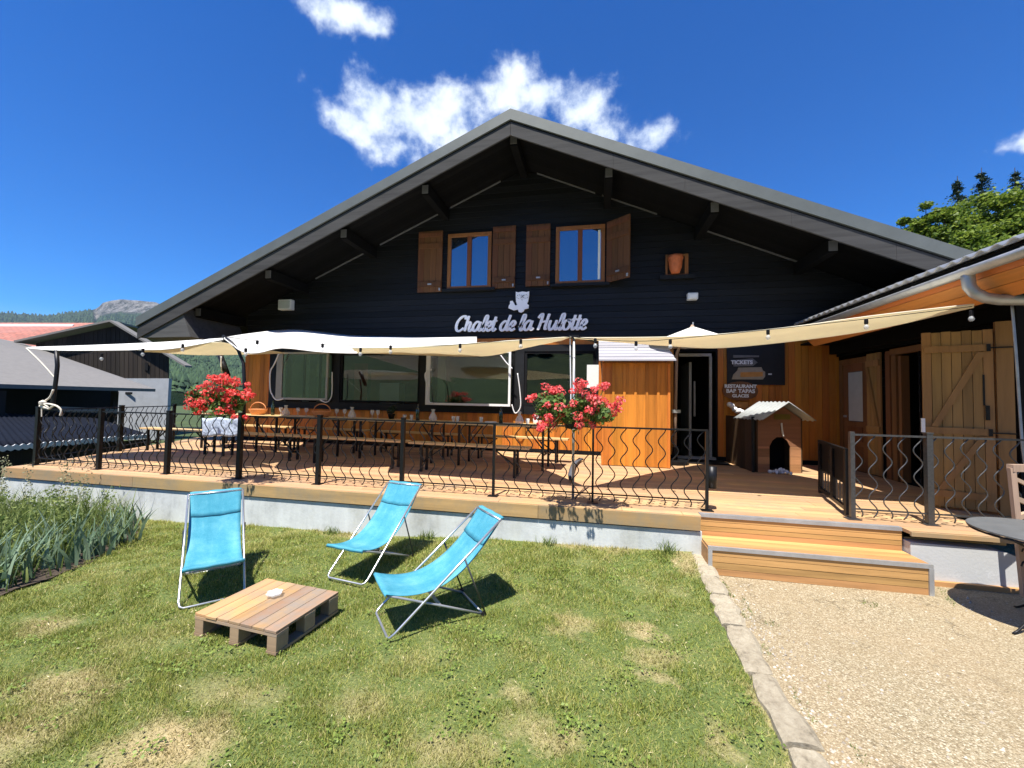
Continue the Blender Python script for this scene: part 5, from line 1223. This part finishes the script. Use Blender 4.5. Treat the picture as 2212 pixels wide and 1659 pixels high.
# ================================================================== FLOWER BED
bed = [(-4.62, 2.1), (-4.56, 2.4), (-4.60, 2.75), (-4.70, 3.07), (-4.95, 3.5), (-5.2, 3.86), (-5.6, 4.15), (-5.9, 4.40), (-9.3, 4.40), (-9.3, 2.1)]
def in_bed(x, y):
    c = False; j = len(bed)-1
    for i in range(len(bed)):
        if (bed[i][1] > y) != (bed[j][1] > y) and x < (bed[j][0]-bed[i][0])*(y-bed[i][1])/(bed[j][1]-bed[i][1])+bed[i][0]: c = not c
        j = i
    return c
rows = []
for y in np.linspace(2.1, 4.42, 24):
    xe = np.interp(y, [2.1, 2.4, 2.75, 3.07, 3.5, 3.86, 4.15, 4.42], [-4.62, -4.56, -4.60, -4.70, -4.95, -5.2, -5.6, -5.95])
    rows.append([(x+.02*math.sin(y*17)*(k == 39), y, lawn_z(x, y)+.012+.02*math.sin(x*9+y*7)*.5) for k, x in enumerate(np.linspace(-9.3, xe, 40))])
tag(MB().grid(rows).build('soil', 'soil', smooth=True), kind='structure')
def blades(n, pts, hmin, hmax, wmin, wmax, lean, seg=3, rng=RNG, curve=1.0):
    """bunches of tapered blades; returns vertices and quads"""
    h = rng.uniform(hmin, hmax, n); w = rng.uniform(wmin, wmax, n); a = rng.uniform(0, 2*np.pi, n); ln = rng.uniform(.2, 1, n)*lean
    d = np.stack([np.cos(a), np.sin(a), np.zeros(n)], 1); fa = a+rng.uniform(-1.2, 1.2, n)+np.pi/2; s = np.stack([np.cos(fa), np.sin(fa), np.zeros(n)], 1)
    V = []
    for k in range(seg+1):
        t = k/seg; c = pts+d*(ln*h*t**1.8*curve)[:, None]; c[:, 2] += h*t*(1-.25*ln*t); ww = (w*(1-t**1.5)*.5+.0004)[:, None]
        V += [c-s*ww, c+s*ww]
    V = np.stack(V, 1).reshape(-1, 3); base = np.arange(n)[:, None]*(2*(seg+1)); F_ = []
    for k in range(seg): F_.append(base+np.array([[2*k, 2*k+1, 2*k+3, 2*k+2]]))
    return V, np.stack(F_, 1).reshape(-1, 4)
rng = np.random.default_rng(11); pts = []
while len(pts) < 5200:
    x, y = rng.uniform(-9.2, -4.5), rng.uniform(2.0, 4.4)
    if in_bed(x, y) and (in_bed(x+.22, y) or rng.uniform() < .25): pts.append((x, y, lawn_z(x, y)))
pts = np.array(pts); edge = np.clip((-4.6-pts[:, 0])*1.2+.25, .25, 1)
V1, F1 = blades(len(pts), pts, .12, .52, .006, .018, .75, 4, rng)
wd = np_mesh('wild_plants', V1, F1, 'weed', k=4)
# stems with small leaves
C = []; 
for k in range(300):
    p = pts[rng.integers(len(pts))]; h = rng.uniform(.22, .50); ex = rng.uniform(-.06, .06)
    for j in range(26):
        u = rng.uniform(.15, 1); C.append((p[0]+ex*u+rng.normal()*.03, p[1]+rng.normal()*.03, p[2]+h*u))
C = np.array(C); V2, F2 = leaf_quads(C, rng.normal(size=C.shape)*.6+np.array([0, 0, .7]), .019, .6, rng)
wd2 = np_mesh('leafy_ground_cover', V2, F2, 'weed', k=4); tag(wd, kind='stuff'); tag(wd2, kind='stuff'); wd['label'] = 'tall wild grasses filling the bed'; wd2['label'] = 'leafy stems among the grasses'
C = []; 
for k in range(26):
    x, y = rng.uniform(-8.9, -6.3), rng.uniform(3.6, 4.4); h = rng.uniform(.55, .85)
    for j in range(60):
        u = rng.uniform(.45, 1); C.append((x+rng.normal()*.035*(1.2-u), y+rng.normal()*.03, lawn_z(x, y)+h*u))
C = np.array(C); V3, F3 = leaf_quads(C, rng.normal(size=C.shape), .011, .8, rng); MAT['seed'] = m_leaf('pale_seed_heads', (.26, .28, .14), (.46, .44, .26), .4)
tag(np_mesh('seed_heads', V3, F3, 'seed', k=4), kind='stuff')['label'] = 'pale seed heads rising in front of the wall'
iris_lab = ['large clump of broad grey green iris blades at the left edge of the lawn', 'clump of iris blades next to the leftmost one along the bed edge', 'clump of iris blades in the middle of the bed edge', 'clump of iris blades at the corner of the bed nearest the left deckchair', 'small iris clump in front of the concrete wall at the far end of the bed', 'iris clump standing behind the leftmost clump', 'iris clump standing inside the bed behind its middle edge']
for i, (x, y, n_, h) in enumerate([(-4.80, 2.50, 40, .50), (-4.84, 2.95, 34, .42), (-4.96, 3.24, 34, .38), (-5.18, 3.60, 40, .42), (-5.62, 4.0, 34, .40), (-5.15, 2.75, 30, .50), (-5.35, 3.2, 30, .48)]):
    r_ = np.random.default_rng(50+i); c = np.array([(x+r_.normal()*.08, y+r_.normal()*.08, lawn_z(x, y)) for _ in range(n_)])
    V, Fc = blades(n_, c, h*.55, h*1.05, .028, .046, .65, 5, r_)
    t = thing('iris_plant', iris_lab[i], 'plant', (x, y, 0)); wp(np_mesh('leaves', V, Fc, 'iris', t, k=4))
for i, (px_, py_, s_, lab) in enumerate([(1183, 1172, .10, 'small weed tuft at the foot of the concrete wall below the right geraniums'), (1442, 1190, .13, 'green weed tuft at the foot of the wall beside the steps'), (720, 1118, .10, 'weed tuft at the foot of the wall right of the left deckchair'), (925, 1136, .12, 'weed tuft at the wall behind the middle deckchair'), (1018, 1225, .0, '')]):
    if not s_: continue
    p = ony(px_, py_, 4.46); p.z = lawn_z(p.x, 4.46); r_ = np.random.default_rng(80+i); c = np.array([(p.x+r_.normal()*.05, 4.44+r_.normal()*.03, p.z) for _ in range(70)])
    V, Fc = blades(70, c, s_*.5, s_*1.2, .004, .009, .9, 3, r_); t = thing('weed_tuft', lab, 'weed', (p.x, 4.44, p.z)); wp(np_mesh('blades', V, Fc, 'weed', t, k=4))
# grass and weeds in the cracks of the path
def path_green():
    r_ = np.random.default_rng(99); L_ = [[(1700, 1550), (1720, 1580), (1740, 1640)], [(1640, 1400), (1660, 1440)], [(1600, 1290), (1625, 1330)], [(1650, 1345), (1680, 1352)], [(2020, 1262), (2045, 1290), (2060, 1305)], [(1780, 1460), (1800, 1510)], [(1862, 1300), (1900, 1310)], [(1710, 1500), (1730, 1520)]]
    c = []
    for ln in L_:
        for a, b_ in zip(ln[:-1], ln[1:]):
            for k in range(45):
                u = r_.uniform(); p = onz(a[0]+(b_[0]-a[0])*u+r_.normal()*3, a[1]+(b_[1]-a[1])*u+r_.normal()*3, 0.0); c.append((p.x, p.y, -.002))
    for k in range(700):
        y = r_.uniform(1.2, 4.1); c.append((path_edge(y)+.20+abs(r_.normal())*.022, y, -.002)) if math.sin(y*5.1)+math.sin(y*13) > -.3 else None
    for k in range(260):
        y = r_.uniform(1.2, 2.3); c.append((path_edge(y)+.30+r_.normal()*.015+.03*math.sin(y*6), y, -.002))
    c = np.array(c); V, Fc = blades(len(c), c, .008, .026, .003, .006, 1.0, 2, r_); tag(np_mesh('path_weeds', V, Fc, 'weed', k=4), kind='stuff')['label'] = 'tiny weeds in the cracks of the path'
path_green()
def pebbles():
    r_ = np.random.default_rng(77); b = MB()
    for k in range(900):
        x, y = r_.uniform(1.0, 4.6), r_.uniform(1.5, 4.3)
        if y > 4.1 and x < 2.95: continue
        if k < 320: x = path_edge(y)+abs(r_.normal())*.12+.18
        q = r_.uniform(.003, .0095); a = r_.uniform(0, 3)
        b.add([(x+q*1.3*math.cos(a+j*1.257)*r_.uniform(.7, 1.1), y+q*math.sin(a+j*1.257)*r_.uniform(.7, 1.1), .0) for j in range(5)]+[(x, y, .012*math.sin(x*1.7+y*2)+q*1.1)], [(j, (j+1) % 5, 5) for j in range(5)])
    for v in range(0, len(b.v)): 
        x, y, z = b.v[v]; b.v[v] = (x, y, z+(.012*math.sin(x*1.7+y*2)*(.3 if y > 3 else 1) if z == 0 else 0))
    tag(b.build('loose_gravel', 'pebble', smooth=False), kind='stuff')['label'] = 'loose pebbles along the kerb and on the path'
MAT['pebble'] = m_leaf('pebble_stone', (.24, .20, .15), (.55, .50, .42), .0, .9)
pebbles()

# ================================================================== LAWN BLADES
def lawn_blades():
    r_ = np.random.default_rng(21); P_ = []
    for (n, y0, y1, h0, h1, w0, w1) in ((200000, .85, 2.2, .009, .027, .0022, .0048), (130000, 2.2, 3.4, .011, .030, .003, .006), (90000, 3.4, 4.5, .014, .040, .004, .008)):
        y = r_.uniform(y0, y1, n*2); xl = np.maximum(-.98*y*1.75-1.6, -7.2); x = xl+(r_.uniform(0, 1, n*2))*(1.12-xl)
        edge = np.array([path_edge(v) for v in y]); k = x < edge+.01+r_.normal(size=len(x))*.02
        x, y = x[k][:n], y[k][:n]; bx = np.interp(y, [2.1, 2.4, 2.75, 3.07, 3.5, 3.86, 4.15, 4.42], [-4.62, -4.56, -4.60, -4.70, -4.95, -5.2, -5.6, -5.95]); k = (x > bx-.05) | (y < 2.1); x, y = x[k], y[k]
        cl = np.sin(x*9.1+np.sin(y*7)*2)*np.sin(y*8.3+np.sin(x*5)*2)
        z = np.array([lawn_z(a, b_) for a, b_ in zip(x, y)]); P_.append((np.stack([x, y, z-.002], 1), h0, h1, w0, w1, cl))
    VV, FF, o = [], [], 0
    for c, h0, h1, w0, w1, cl in P_:
        cl = cl[:len(c)]; q = np.clip(cl+.25*r_.normal(size=len(c)), -1, 1); keep = r_.uniform(0, 1, len(c)) < .80+.25*q; c = c[keep]; q = q[keep]; h = 1+.55*q; V, Fc = blades(len(c), c, h0, h1, w0, w1, 1.2, 1, r_); zz = V[:, 2].reshape(len(c), -1); base_ = c[:, 2][:, None]; V[:, 2] = (base_+(zz-base_)*h[:, None]).ravel(); VV.append(V); FF.append(Fc+o); o += len(V)
    g = np_mesh('grass', np.concatenate(VV), np.concatenate(FF), 'blade', k=4); tag(g, kind='stuff')['label'] = 'short mown lawn grass with straw coloured patches'
lawn_blades()
def lawn_weeds():
    r_ = np.random.default_rng(5); C = []
    for k in range(230):
        y = r_.uniform(1.0, 4.4); x = r_.uniform(max(-6, -1.5*y-1), .85)
        if y > 2.1 and x < np.interp(y, [2.1, 3.07, 3.86, 4.42], [-4.5, -4.6, -5.1, -5.85]): continue
        m_ = r_.integers(8, 34); c = np.stack([x+r_.normal(size=m_)*r_.uniform(.02, .06), y+r_.normal(size=m_)*r_.uniform(.02, .06), np.full(m_, lawn_z(x, y))+r_.uniform(.012, .034, m_)], 1); C.append(c)
    C = np.concatenate(C); V, Fc = leaf_quads(C, np.tile([0, 0, 1.6], (len(C), 1)), .0085, .75, r_); tag(np_mesh('clover', V, Fc, 'clover_leaf', k=4), kind='stuff')['label'] = 'clover and small broad leaved weeds in the lawn'
    C = np.stack([r_.uniform(-5, .8, 2600), r_.uniform(1.0, 4.3, 2600), np.zeros(2600)], 1); C[:, 2] = [lawn_z(a, b_)+.02 for a, b_ in C[:, :2]]; C = C[(C[:, 0] > -1.5*C[:, 1]-.6) & ((C[:, 1] < 2.1) | (C[:, 0] > -4.4))]
    V, Fc = leaf_quads(C, np.tile([0, 0, 1.], (len(C), 1)), .010, .16, r_); tag(np_mesh('dry_litter', V, Fc, 'litter', k=4), kind='stuff')['label'] = 'dry clippings scattered on the lawn'
MAT['clover_leaf'] = m_leaf('clover_leaves', (.13, .20, .035), (.26, .33, .07), .3); MAT['litter'] = m_leaf('dry_clippings', (.30, .22, .10), (.72, .62, .38), .1)
lawn_weeds()

# ================================================================== BARNS ON THE LEFT
def D3(x, y, d): return atd(x, y, d)
def quadface(b, pts, th=(0, 0, -.12)): return b.prism(pts, th)
def uv_planar(o, ux, uy):
    me = o.data; uv = me.uv_layers.new(name='uv')
    for l in me.loops:
        v = me.vertices[l.vertex_index].co; uv.data[l.index].uv = (v.dot(ux), v.dot(uy))
ba = thing('open_barn', 'low open barn with a large plain grey roof and a black opening on the left', 'barn', (-21, 13, -1.3))
e1, e2, t2, t1 = D3(-140, 825, 12), D3(336, 840, 20), D3(48, 741, 26.5), D3(-140, 705, 20)
b = MB(); quadface(b, [e1, e2, t2, t1], (0, 0, -.14)); wp(b.build('roof', 'slate_roof', ba))
b = MB(); f = e2-e1
g1, g2 = e1.lerp(e2, .0)+Vector((-.5, .4, -.2)), D3(250, 850, 20.2)
h1, h2 = D3(-160, 800, 15.5), D3(250, 835, 22.3); b.prism([h1, h2, Vector((h2.x, h2.y, -1.6)), Vector((h1.x, h1.y, -1.6))], (-.1, .2, 0)); wp(b.build('inside_wall', 'black', ba))
b = MB(); q0, q1 = D3(128, 884, 15.5), D3(250, 888, 19.5); b.bar(q0, q1, .10, .20); wp(b.build('rail_beam', 'slate_roof', ba))
for (x, d_) in ((0, 13.8), (248, 19.8)):
    p = D3(x, 850, d_); b = MB(); b.box(p.x-.1, p.x+.1, p.y-.1, p.y+.1, -1.4, p.z+.1); wp(b.build('post', 'barn_wood', ba))
bb = thing('gabled_barn', 'dark boarded gable barn on a grey rendered base behind the grey roof', 'barn', (-27.5, 20.5, -1.3))
ap, le, re = D3(250, 698, 26), D3(48, 742, 25), D3(410, 794, 26.5)
wr, wb = D3(364, 780, 26.3), D3(364, 817, 26.3)
b = MB(); back = Vector((-7, 13, 0)).normalized()*10
gl = Vector((re-le)); 
def onpl(px, py):
    n_ = (re-le).cross(Vector((0, 0, 1))); d = ray(px, py); return O+d*((le-O).dot(n_)/d.dot(n_))
ap, le2, re2 = onpl(250, 698), onpl(48, 742), onpl(410, 794)
A0, A1, A2, A3 = onpl(90, 745), onpl(364, 776), onpl(364, 818), onpl(90, 818)
n_in = (re-le).cross(Vector((0, 0, 1))).normalized(); n_in = n_in if n_in.y > 0 else -n_in
cols = 30; rw_ = []
for k in range(cols):
    xa, xb = 78+(364-78)*k/cols, 78+(364-78)*(k+1)/cols-.8
    def topy(x): return 704+(250-x)*.2178 if x < 250 else 704+(x-250)*.60
    b.prism([onpl(xa, 819), onpl(xb, 819), onpl(xb, topy(xb)), onpl(xa, topy(xa))], n_in*.1)
wp(b.build('boarded_gable', 'barn_wood', bb))
b = MB(); p0, p1 = onpl(230, 817.5), onpl(366, 817.5); p2, p3 = p1.copy(), p0.copy(); p2.z = p3.z = -1.6; b.prism([p0-n_in*.05, p1-n_in*.05, p2-n_in*.05, p3-n_in*.05], n_in*.3); wp(b.build('rendered_wall', 'render', bb))
b = MB(); v0 = onpl(278, 849)-n_in*.08; b.box(v0.x-.25, v0.x+.35, v0.y-.03, v0.y+.02, v0.z-.08, v0.z+.06); wp(b.build('vent_slot', 'black', bb))
b = MB()
for a, c in ((le2, ap), (ap, re2)):
    dp_ = 9 if a is le2 else .25; b.prism([a-n_in*.5, c-n_in*.5, c+n_in*dp_, a+n_in*dp_], (0, 0, .12))
wp(b.build('roof', 'slate_roof', bb))
b = MB(); v0 = onpl(318, 792)-n_in*.03; b.box(v0.x-.12, v0.x+.12, v0.y-.03, v0.y, v0.z-.25, v0.z+.25); wp(b.build('small_window', 'black', bb))
rb_ = thing('red_roofed_house', 'distant house of which only the red tiled roof shows at the far left', 'house', (-45, 25, -1.3))
q = [D3(-160, 728, 30), D3(70, 752, 33), D3(205, 697.5, 40), D3(-160, 696.5, 40)]
o = MB().prism(q, (0, 0, -.2)).build('roof', 'red_tiles', rb_); wp(o); uv_planar(o, Vector((.8, .6, 0)), Vector((-.5, .6, .8)))
b = MB(); b.prism([q[0]+Vector((0, 1, -.3)), q[1]+Vector((-1, 1, -.3)), q[2]+Vector((-1, -1, -.3)), q[3]+Vector((0, -1, -.3))], (0, 0, -6)); wp(b.build('wall', 'render', rb_))
# lean-to with navy corrugated roof
ln = thing('lean_to_roof', 'low lean to shed with a dark navy corrugated roof and pale scalloped edge beyond the railing', 'shed', (-14, 9, -1.3))
c0, c1_, c2__, c3_ = D3(-120, 975, 8.2), D3(325, 938, 12.6), D3(208, 903, 16.5), D3(-120, 885, 13.5)
rows = []
nn_ = 160
for j in range(9):
    v = j/8; rows.append([(c0.lerp(c1_, k/nn_)).lerp(c3_.lerp(c2__, k/nn_), v)+Vector((0, 0,   .018*math.sin(k*1.25))) for k in range(nn_+1)])
o = MB().grid(rows).build('roof', 'navy_roof', ln, smooth=True); wp(o); s_ = o.modifiers.new('solid', 'SOLIDIFY'); s_.thickness = .02
ed_t = MB(); rows2 = [[p+Vector((0, -.02, .012)) for p in rows[0]], [p+Vector((.0, -.03, -.10)) for p in rows[0]]]; e_ = ed_t.grid(rows2).build('roof_edge', 'pale_trim', ln); wp(e_); s_ = e_.modifiers.new('solid', 'SOLIDIFY'); s_.thickness = .02; e_.data.materials[0] = MAT['white_plastic']
w0, w1_ = c0+Vector((-.1, .15, -.15)), c1_+Vector((-.15, .1, -.15)); b = MB(); nb = 34
for k in range(nb):
    p, q_ = w0.lerp(w1_, k/nb), w0.lerp(w1_, (k+.96)/nb); b.prism([p, q_, Vector((q_.x, q_.y, -1.5)), Vector((p.x, p.y, -1.5))], (-.04, .05, 0))
wp(b.build('boarded_wall', 'barn_wood', ln))
# side terrain and hedge between the house and the barns
rows = []
for y in np.linspace(4.7, 60, 24): rows.append([(x, y, -1.25-.02*(y-4)+.05*math.sin(x+y)) for x in np.linspace(-60, -8.7, 30)])
tag(MB().grid(rows).build('yard', 'meadow', smooth=True), kind='structure')

# ================================================================== MOUNTAINS
MAT['far_wood'] = m_leaf('far_wood_foliage', (.016, .036, .022), (.050, .088, .040), .0, 1.0)
def mountains():
    ridge = [(-420, 640), (-200, 665), (0, 677), (25, 675), (40, 680), (55, 677), (75, 683), (130, 680), (175, 673), (200, 669), (210, 667), (222, 655), (240, 650), (262, 646), (285, 648), (310, 650), (335, 652), (370, 668), (430, 690), (560, 720), (800, 760), (1100, 800), (1500, 830), (2000, 850), (2700, 860)]
    D0, D1 = 2200., 75.
    xs = np.linspace(-420, 2600, 420); ys_ = np.interp(xs, [r[0] for r in ridge], [r[1] for r in ridge]); r_ = np.random.default_rng(4)
    nz = np.convolve(r_.normal(size=len(xs)), np.ones(3)/3, 'same')*1.1; top = [atd(x, y+n_*.7, D0) for x, y, n_ in zip(xs, ys_, nz)]
    nr = 46; V = []; cliff = []
    ph = r_.uniform(0, 6.28, 12); fr_ = r_.uniform(4, 60, 12)
    for j in range(nr):
        t = j/(nr-1)
        for i, (x, p) in enumerate(zip(xs, top)):
            lx, lz = p.x, p.z; bs_ = atd(x, 860, D1); 
            q = Vector((lx+(bs_.x-lx)*t, p.y+(bs_.y-p.y)*t, 0)); prof = (1-t)**1.5
            is_c = (205 < x < 350)
            if is_c and j > 0: prof = max(0, (1-t)**1.5 - .10*min(1, j/1.5))
            wob = sum(math.sin(i/len(xs)*f_+p_+t*7)*5/(1+k*.5) for k, (p_, f_) in enumerate(zip(ph, fr_)))*t*(1-t)*3
            q.z = -2.2+(lz+2.2)*prof+wob*min(1, (1-t)*4); V.append(q)
            cliff.append(1.0 if is_c and j <= 2 else (.35 if is_c and j <= 3 else 0))
    # the far wood: ragged conifers scattered over the slope, read as one mass
    rw = np.random.default_rng(12); VV, FF = [], []; n = len(xs); o_ = 0
    A = np.array([tuple(v) for v in V]).reshape(nr, n, 3)
    for k in range(9000):
        i = int(np.interp(rw.uniform(325, 575) if k % 5 else rw.uniform(-30, 330), xs, range(n))); 
        tt = rw.uniform(.45, .955) if k % 5 else rw.uniform(.0, .45)
        jf = tt*(nr-1); j = min(int(jf), nr-2); p = A[j, i]*(1-jf+j)+A[j+1, i]*(jf-j)+rw.normal(size=3)*[3, 3, 0]
        if k % 5 == 0 and 195 < xs[i] < 350 and tt < .10: continue
        h = rw.uniform(3.5, 8)*(1 if tt > .8 else 1.5 if tt > .5 else 2.3); r_w = h*rw.uniform(.28, .5); m_ = 6
        for (za, zb, rr) in ((.05, .55, 1.0), (.35, .8, .75), (.62, 1.05, .45)):
            a = rw.uniform(0, 6.28, m_); ring = np.stack([p[0]+r_w*rr*np.cos(np.arange(m_)*1.047+a[0])*rw.uniform(.7, 1.2, m_), p[1]+r_w*rr*np.sin(np.arange(m_)*1.047+a[0])*rw.uniform(.7, 1.2, m_), p[2]+h*(za+rw.uniform(-.05, .05, m_))], 1)
            VV.append(ring); VV.append([[p[0], p[1], p[2]+h*zb]]); FF += [(o_+q, o_+(q+1) % m_, o_+m_) for q in range(m_)]; o_ += m_+1
    fw = np_mesh('distant_wood', np.concatenate([np.asarray(v, float) for v in VV]), FF, 'far_wood', k=3); tag(fw, kind='stuff')['label'] = 'wooded mountain slope behind the barns'
    F_ = [(j*n+i, j*n+i+1, (j+1)*n+i+1, (j+1)*n+i) for j in range(nr-1) for i in range(n-1)]
    o = np_mesh('mountains', [tuple(v) for v in V], F_, 'mountain', smooth=True, k=4); at = o.data.attributes.new('cliff', 'FLOAT', 'POINT'); at.data.foreach_set('value', cliff)
    tag(o, kind='structure')
mountains()

# ================================================================== TREES
def leafy_tree(x, y, z0, h, crown_r, lab, seed, clusters=60, per=260, leaf=.15, mat='leaf', group=None, rz=1.25):
    r_ = np.random.default_rng(seed); t = thing('broadleaf_tree', lab, 'tree', (x, y, z0), 0, group)
    b = MB(); b.tube([(x, y, z0), (x+.1, y, z0+h*.3), (x-.1, y+.1, z0+h*.55), (x, y, z0+h*.85)], .28, 10, r2=.05); cc = (x, y, z0+h-crown_r*rz)
    cs = []
    for k in range(clusters):
        d = r_.normal(size=3); d /= np.linalg.norm(d); rad = crown_r*r_.uniform(.2, 1.08)**.6; c = np.array(cc)+d*rad*np.array([1, 1, rz]); cs.append(c)
        if k < 16: b.tube([(x, y, z0+h*.35+r_.uniform(0, h*.25)), tuple(c*.5+np.array([x, y, z0+h*.55])*.5), tuple(c)], .07, 6, r2=.015)
    wp(b.build('trunk', 'bark', t, smooth=True)); rr_ = r_.uniform(.5, 1.0, clusters)*crown_r*.25; Pp = np.concatenate([c+r_.normal(size=(per, 3))*q*np.array([.62, .62, .42]) for c, q in zip(cs, rr_)]); Nn = r_.normal(size=Pp.shape)*.5+np.array([0, 0, .8])
    V, Fc = leaf_quads(Pp, Nn, leaf, .8, r_); wp(np_mesh('crown', V, Fc, mat, t, k=4)); return t
def spruce(x, y, z0, h, lab, seed, group=None, dens=1.0, wid=.2, leaf=.11):
    r_ = np.random.default_rng(seed); t = thing('spruce', lab, 'tree', (x, y, z0), 0, group); wp(MB().tube([(x, y, z0), (x, y, z0+h)], h*.014, 8, r2=.02).build('trunk', 'bark', t))
    C, Nn = [], []
    tiers = int(h*2.2)
    for k in range(tiers):
        u = k/tiers; z = z0+h*(.12+.87*u); rad = h*wid*(1-u)**.85+.12; nbr = max(5, int(11*(1-u)+4))
        for q in range(nbr):
            a = r_.uniform(0, 6.28); L_ = rad*r_.uniform(.65, 1.12); m_ = int(26*dens*max(.35, L_/(h*wid)))+3; s = r_.uniform(0.05, 1, m_)
            px_ = x+np.cos(a)*L_*s+r_.normal(size=m_)*.10; py_ = y+np.sin(a)*L_*s+r_.normal(size=m_)*.10; pz_ = z-L_*.35*s+r_.normal(size=m_)*.09
            C.append(np.stack([px_, py_, pz_], 1)); Nn.append(np.tile([np.cos(a)*.4, np.sin(a)*.4, 1], (m_, 1)))
    V, Fc = leaf_quads(np.concatenate(C), np.concatenate(Nn), leaf, .5, r_); wp(np_mesh('crown', V, Fc, 'needle', t, k=4)); return t
gz = -1.3
def tree_at(fn, px, py, d, r_, *a, **k):
    p = atd(px, py, d); return fn(p.x, p.y, gz, p.z-gz, r_, *a, **k)
tree_at(leafy_tree, 1992, 450, 20, 1.05, 'small light green treetop poking up just above the right end of the chalet roof', 1, clusters=44, per=420, leaf=.075)
tree_at(leafy_tree, 2105, 438, 22, 2.5, 'broad light green tree behind the right end of the chalet roof', 2, clusters=100, per=520, leaf=.085)
tree_at(leafy_tree, 2225, 432, 21, 2.6, 'light green tree at the right edge above the outbuilding roof', 3, clusters=90, per=500, leaf=.085)
tree_at(leafy_tree, 2150, 500, 17, 2.0, 'lower light green tree right above the outbuilding roof', 4, clusters=80, per=450, leaf=.075)
def sp_at(px, py, d, lab, seed, **k):
    p = atd(px, py, d); return spruce(p.x, p.y, gz, p.z-gz, lab, seed, **k)
sp_at(2068, 380, 34, 'dark spruce top on the left behind the light green trees', 5, wid=.2, dens=3.2)
sp_at(2120, 362, 36, 'tallest dark spruce top behind the light green trees', 6, wid=.19, dens=3.2)
sp_at(2192, 362, 36, 'dark spruce at the right edge behind the light green trees', 7, wid=.24, dens=3.2)
rows = []
for y in np.linspace(-10, -120, 30):
    rows.append([(x, y, -1.3+max(0, (-12-y))**1.0*.27+.8*math.sin(x*.06+1)*min(1, max(0, (-12-y)/20))) for x in np.linspace(-120, 120, 30)])
tag(MB().grid(rows).build('hill', 'meadow', smooth=True), kind='structure')
# the hillside wood opposite the chalet, seen only as a reflection in the panes
for k, (x, y, h) in enumerate([(-12, -52, 11), (-8.5, -50, 9), (-4, -53, 12), (0.5, -51, 11), (4.5, -52, 14), (8, -50, 15), (12, -53, 17), (17, -52, 14), (-19, -53, 10)]):
    spruce(x, y, -1.3+(-12-y)*.27-.3, h, ['spruce', 'low spruce', 'middle spruce', 'slender spruce', 'broad spruce', 'tall spruce', 'tallest spruce', 'heavy spruce', 'small spruce'][k]+' in the row on the slope facing the chalet', 30+k, 'spruces facing the chalet', dens=.6, leaf=.3)
for o in [o for o in bpy.data.objects if o.get('label') == '']: del o['label']
bpy.context.view_layer.update()
S.cycles.max_bounces = 8; S.cycles.transparent_max_bounces = 12

hz = MB().box(-5200, 5200, -3100, 3600, -60, 760).build('haze', None); tag(hz, kind='stuff')
hm = bpy.data.materials.new('haze_air'); hm.use_nodes = True; hn = hm.node_tree; hn.nodes.clear()
ho = hn.nodes.new('ShaderNodeOutputMaterial'); hv = hn.nodes.new('ShaderNodeVolumePrincipled'); hv.inputs['Color'].default_value = (.62, .78, 1, 1)
hv.inputs['Density'].default_value = .00006; hv.inputs['Anisotropy'].default_value = .0; hn.links.new(hv.outputs[0], ho.inputs['Volume']); hz.data.materials.append(hm)
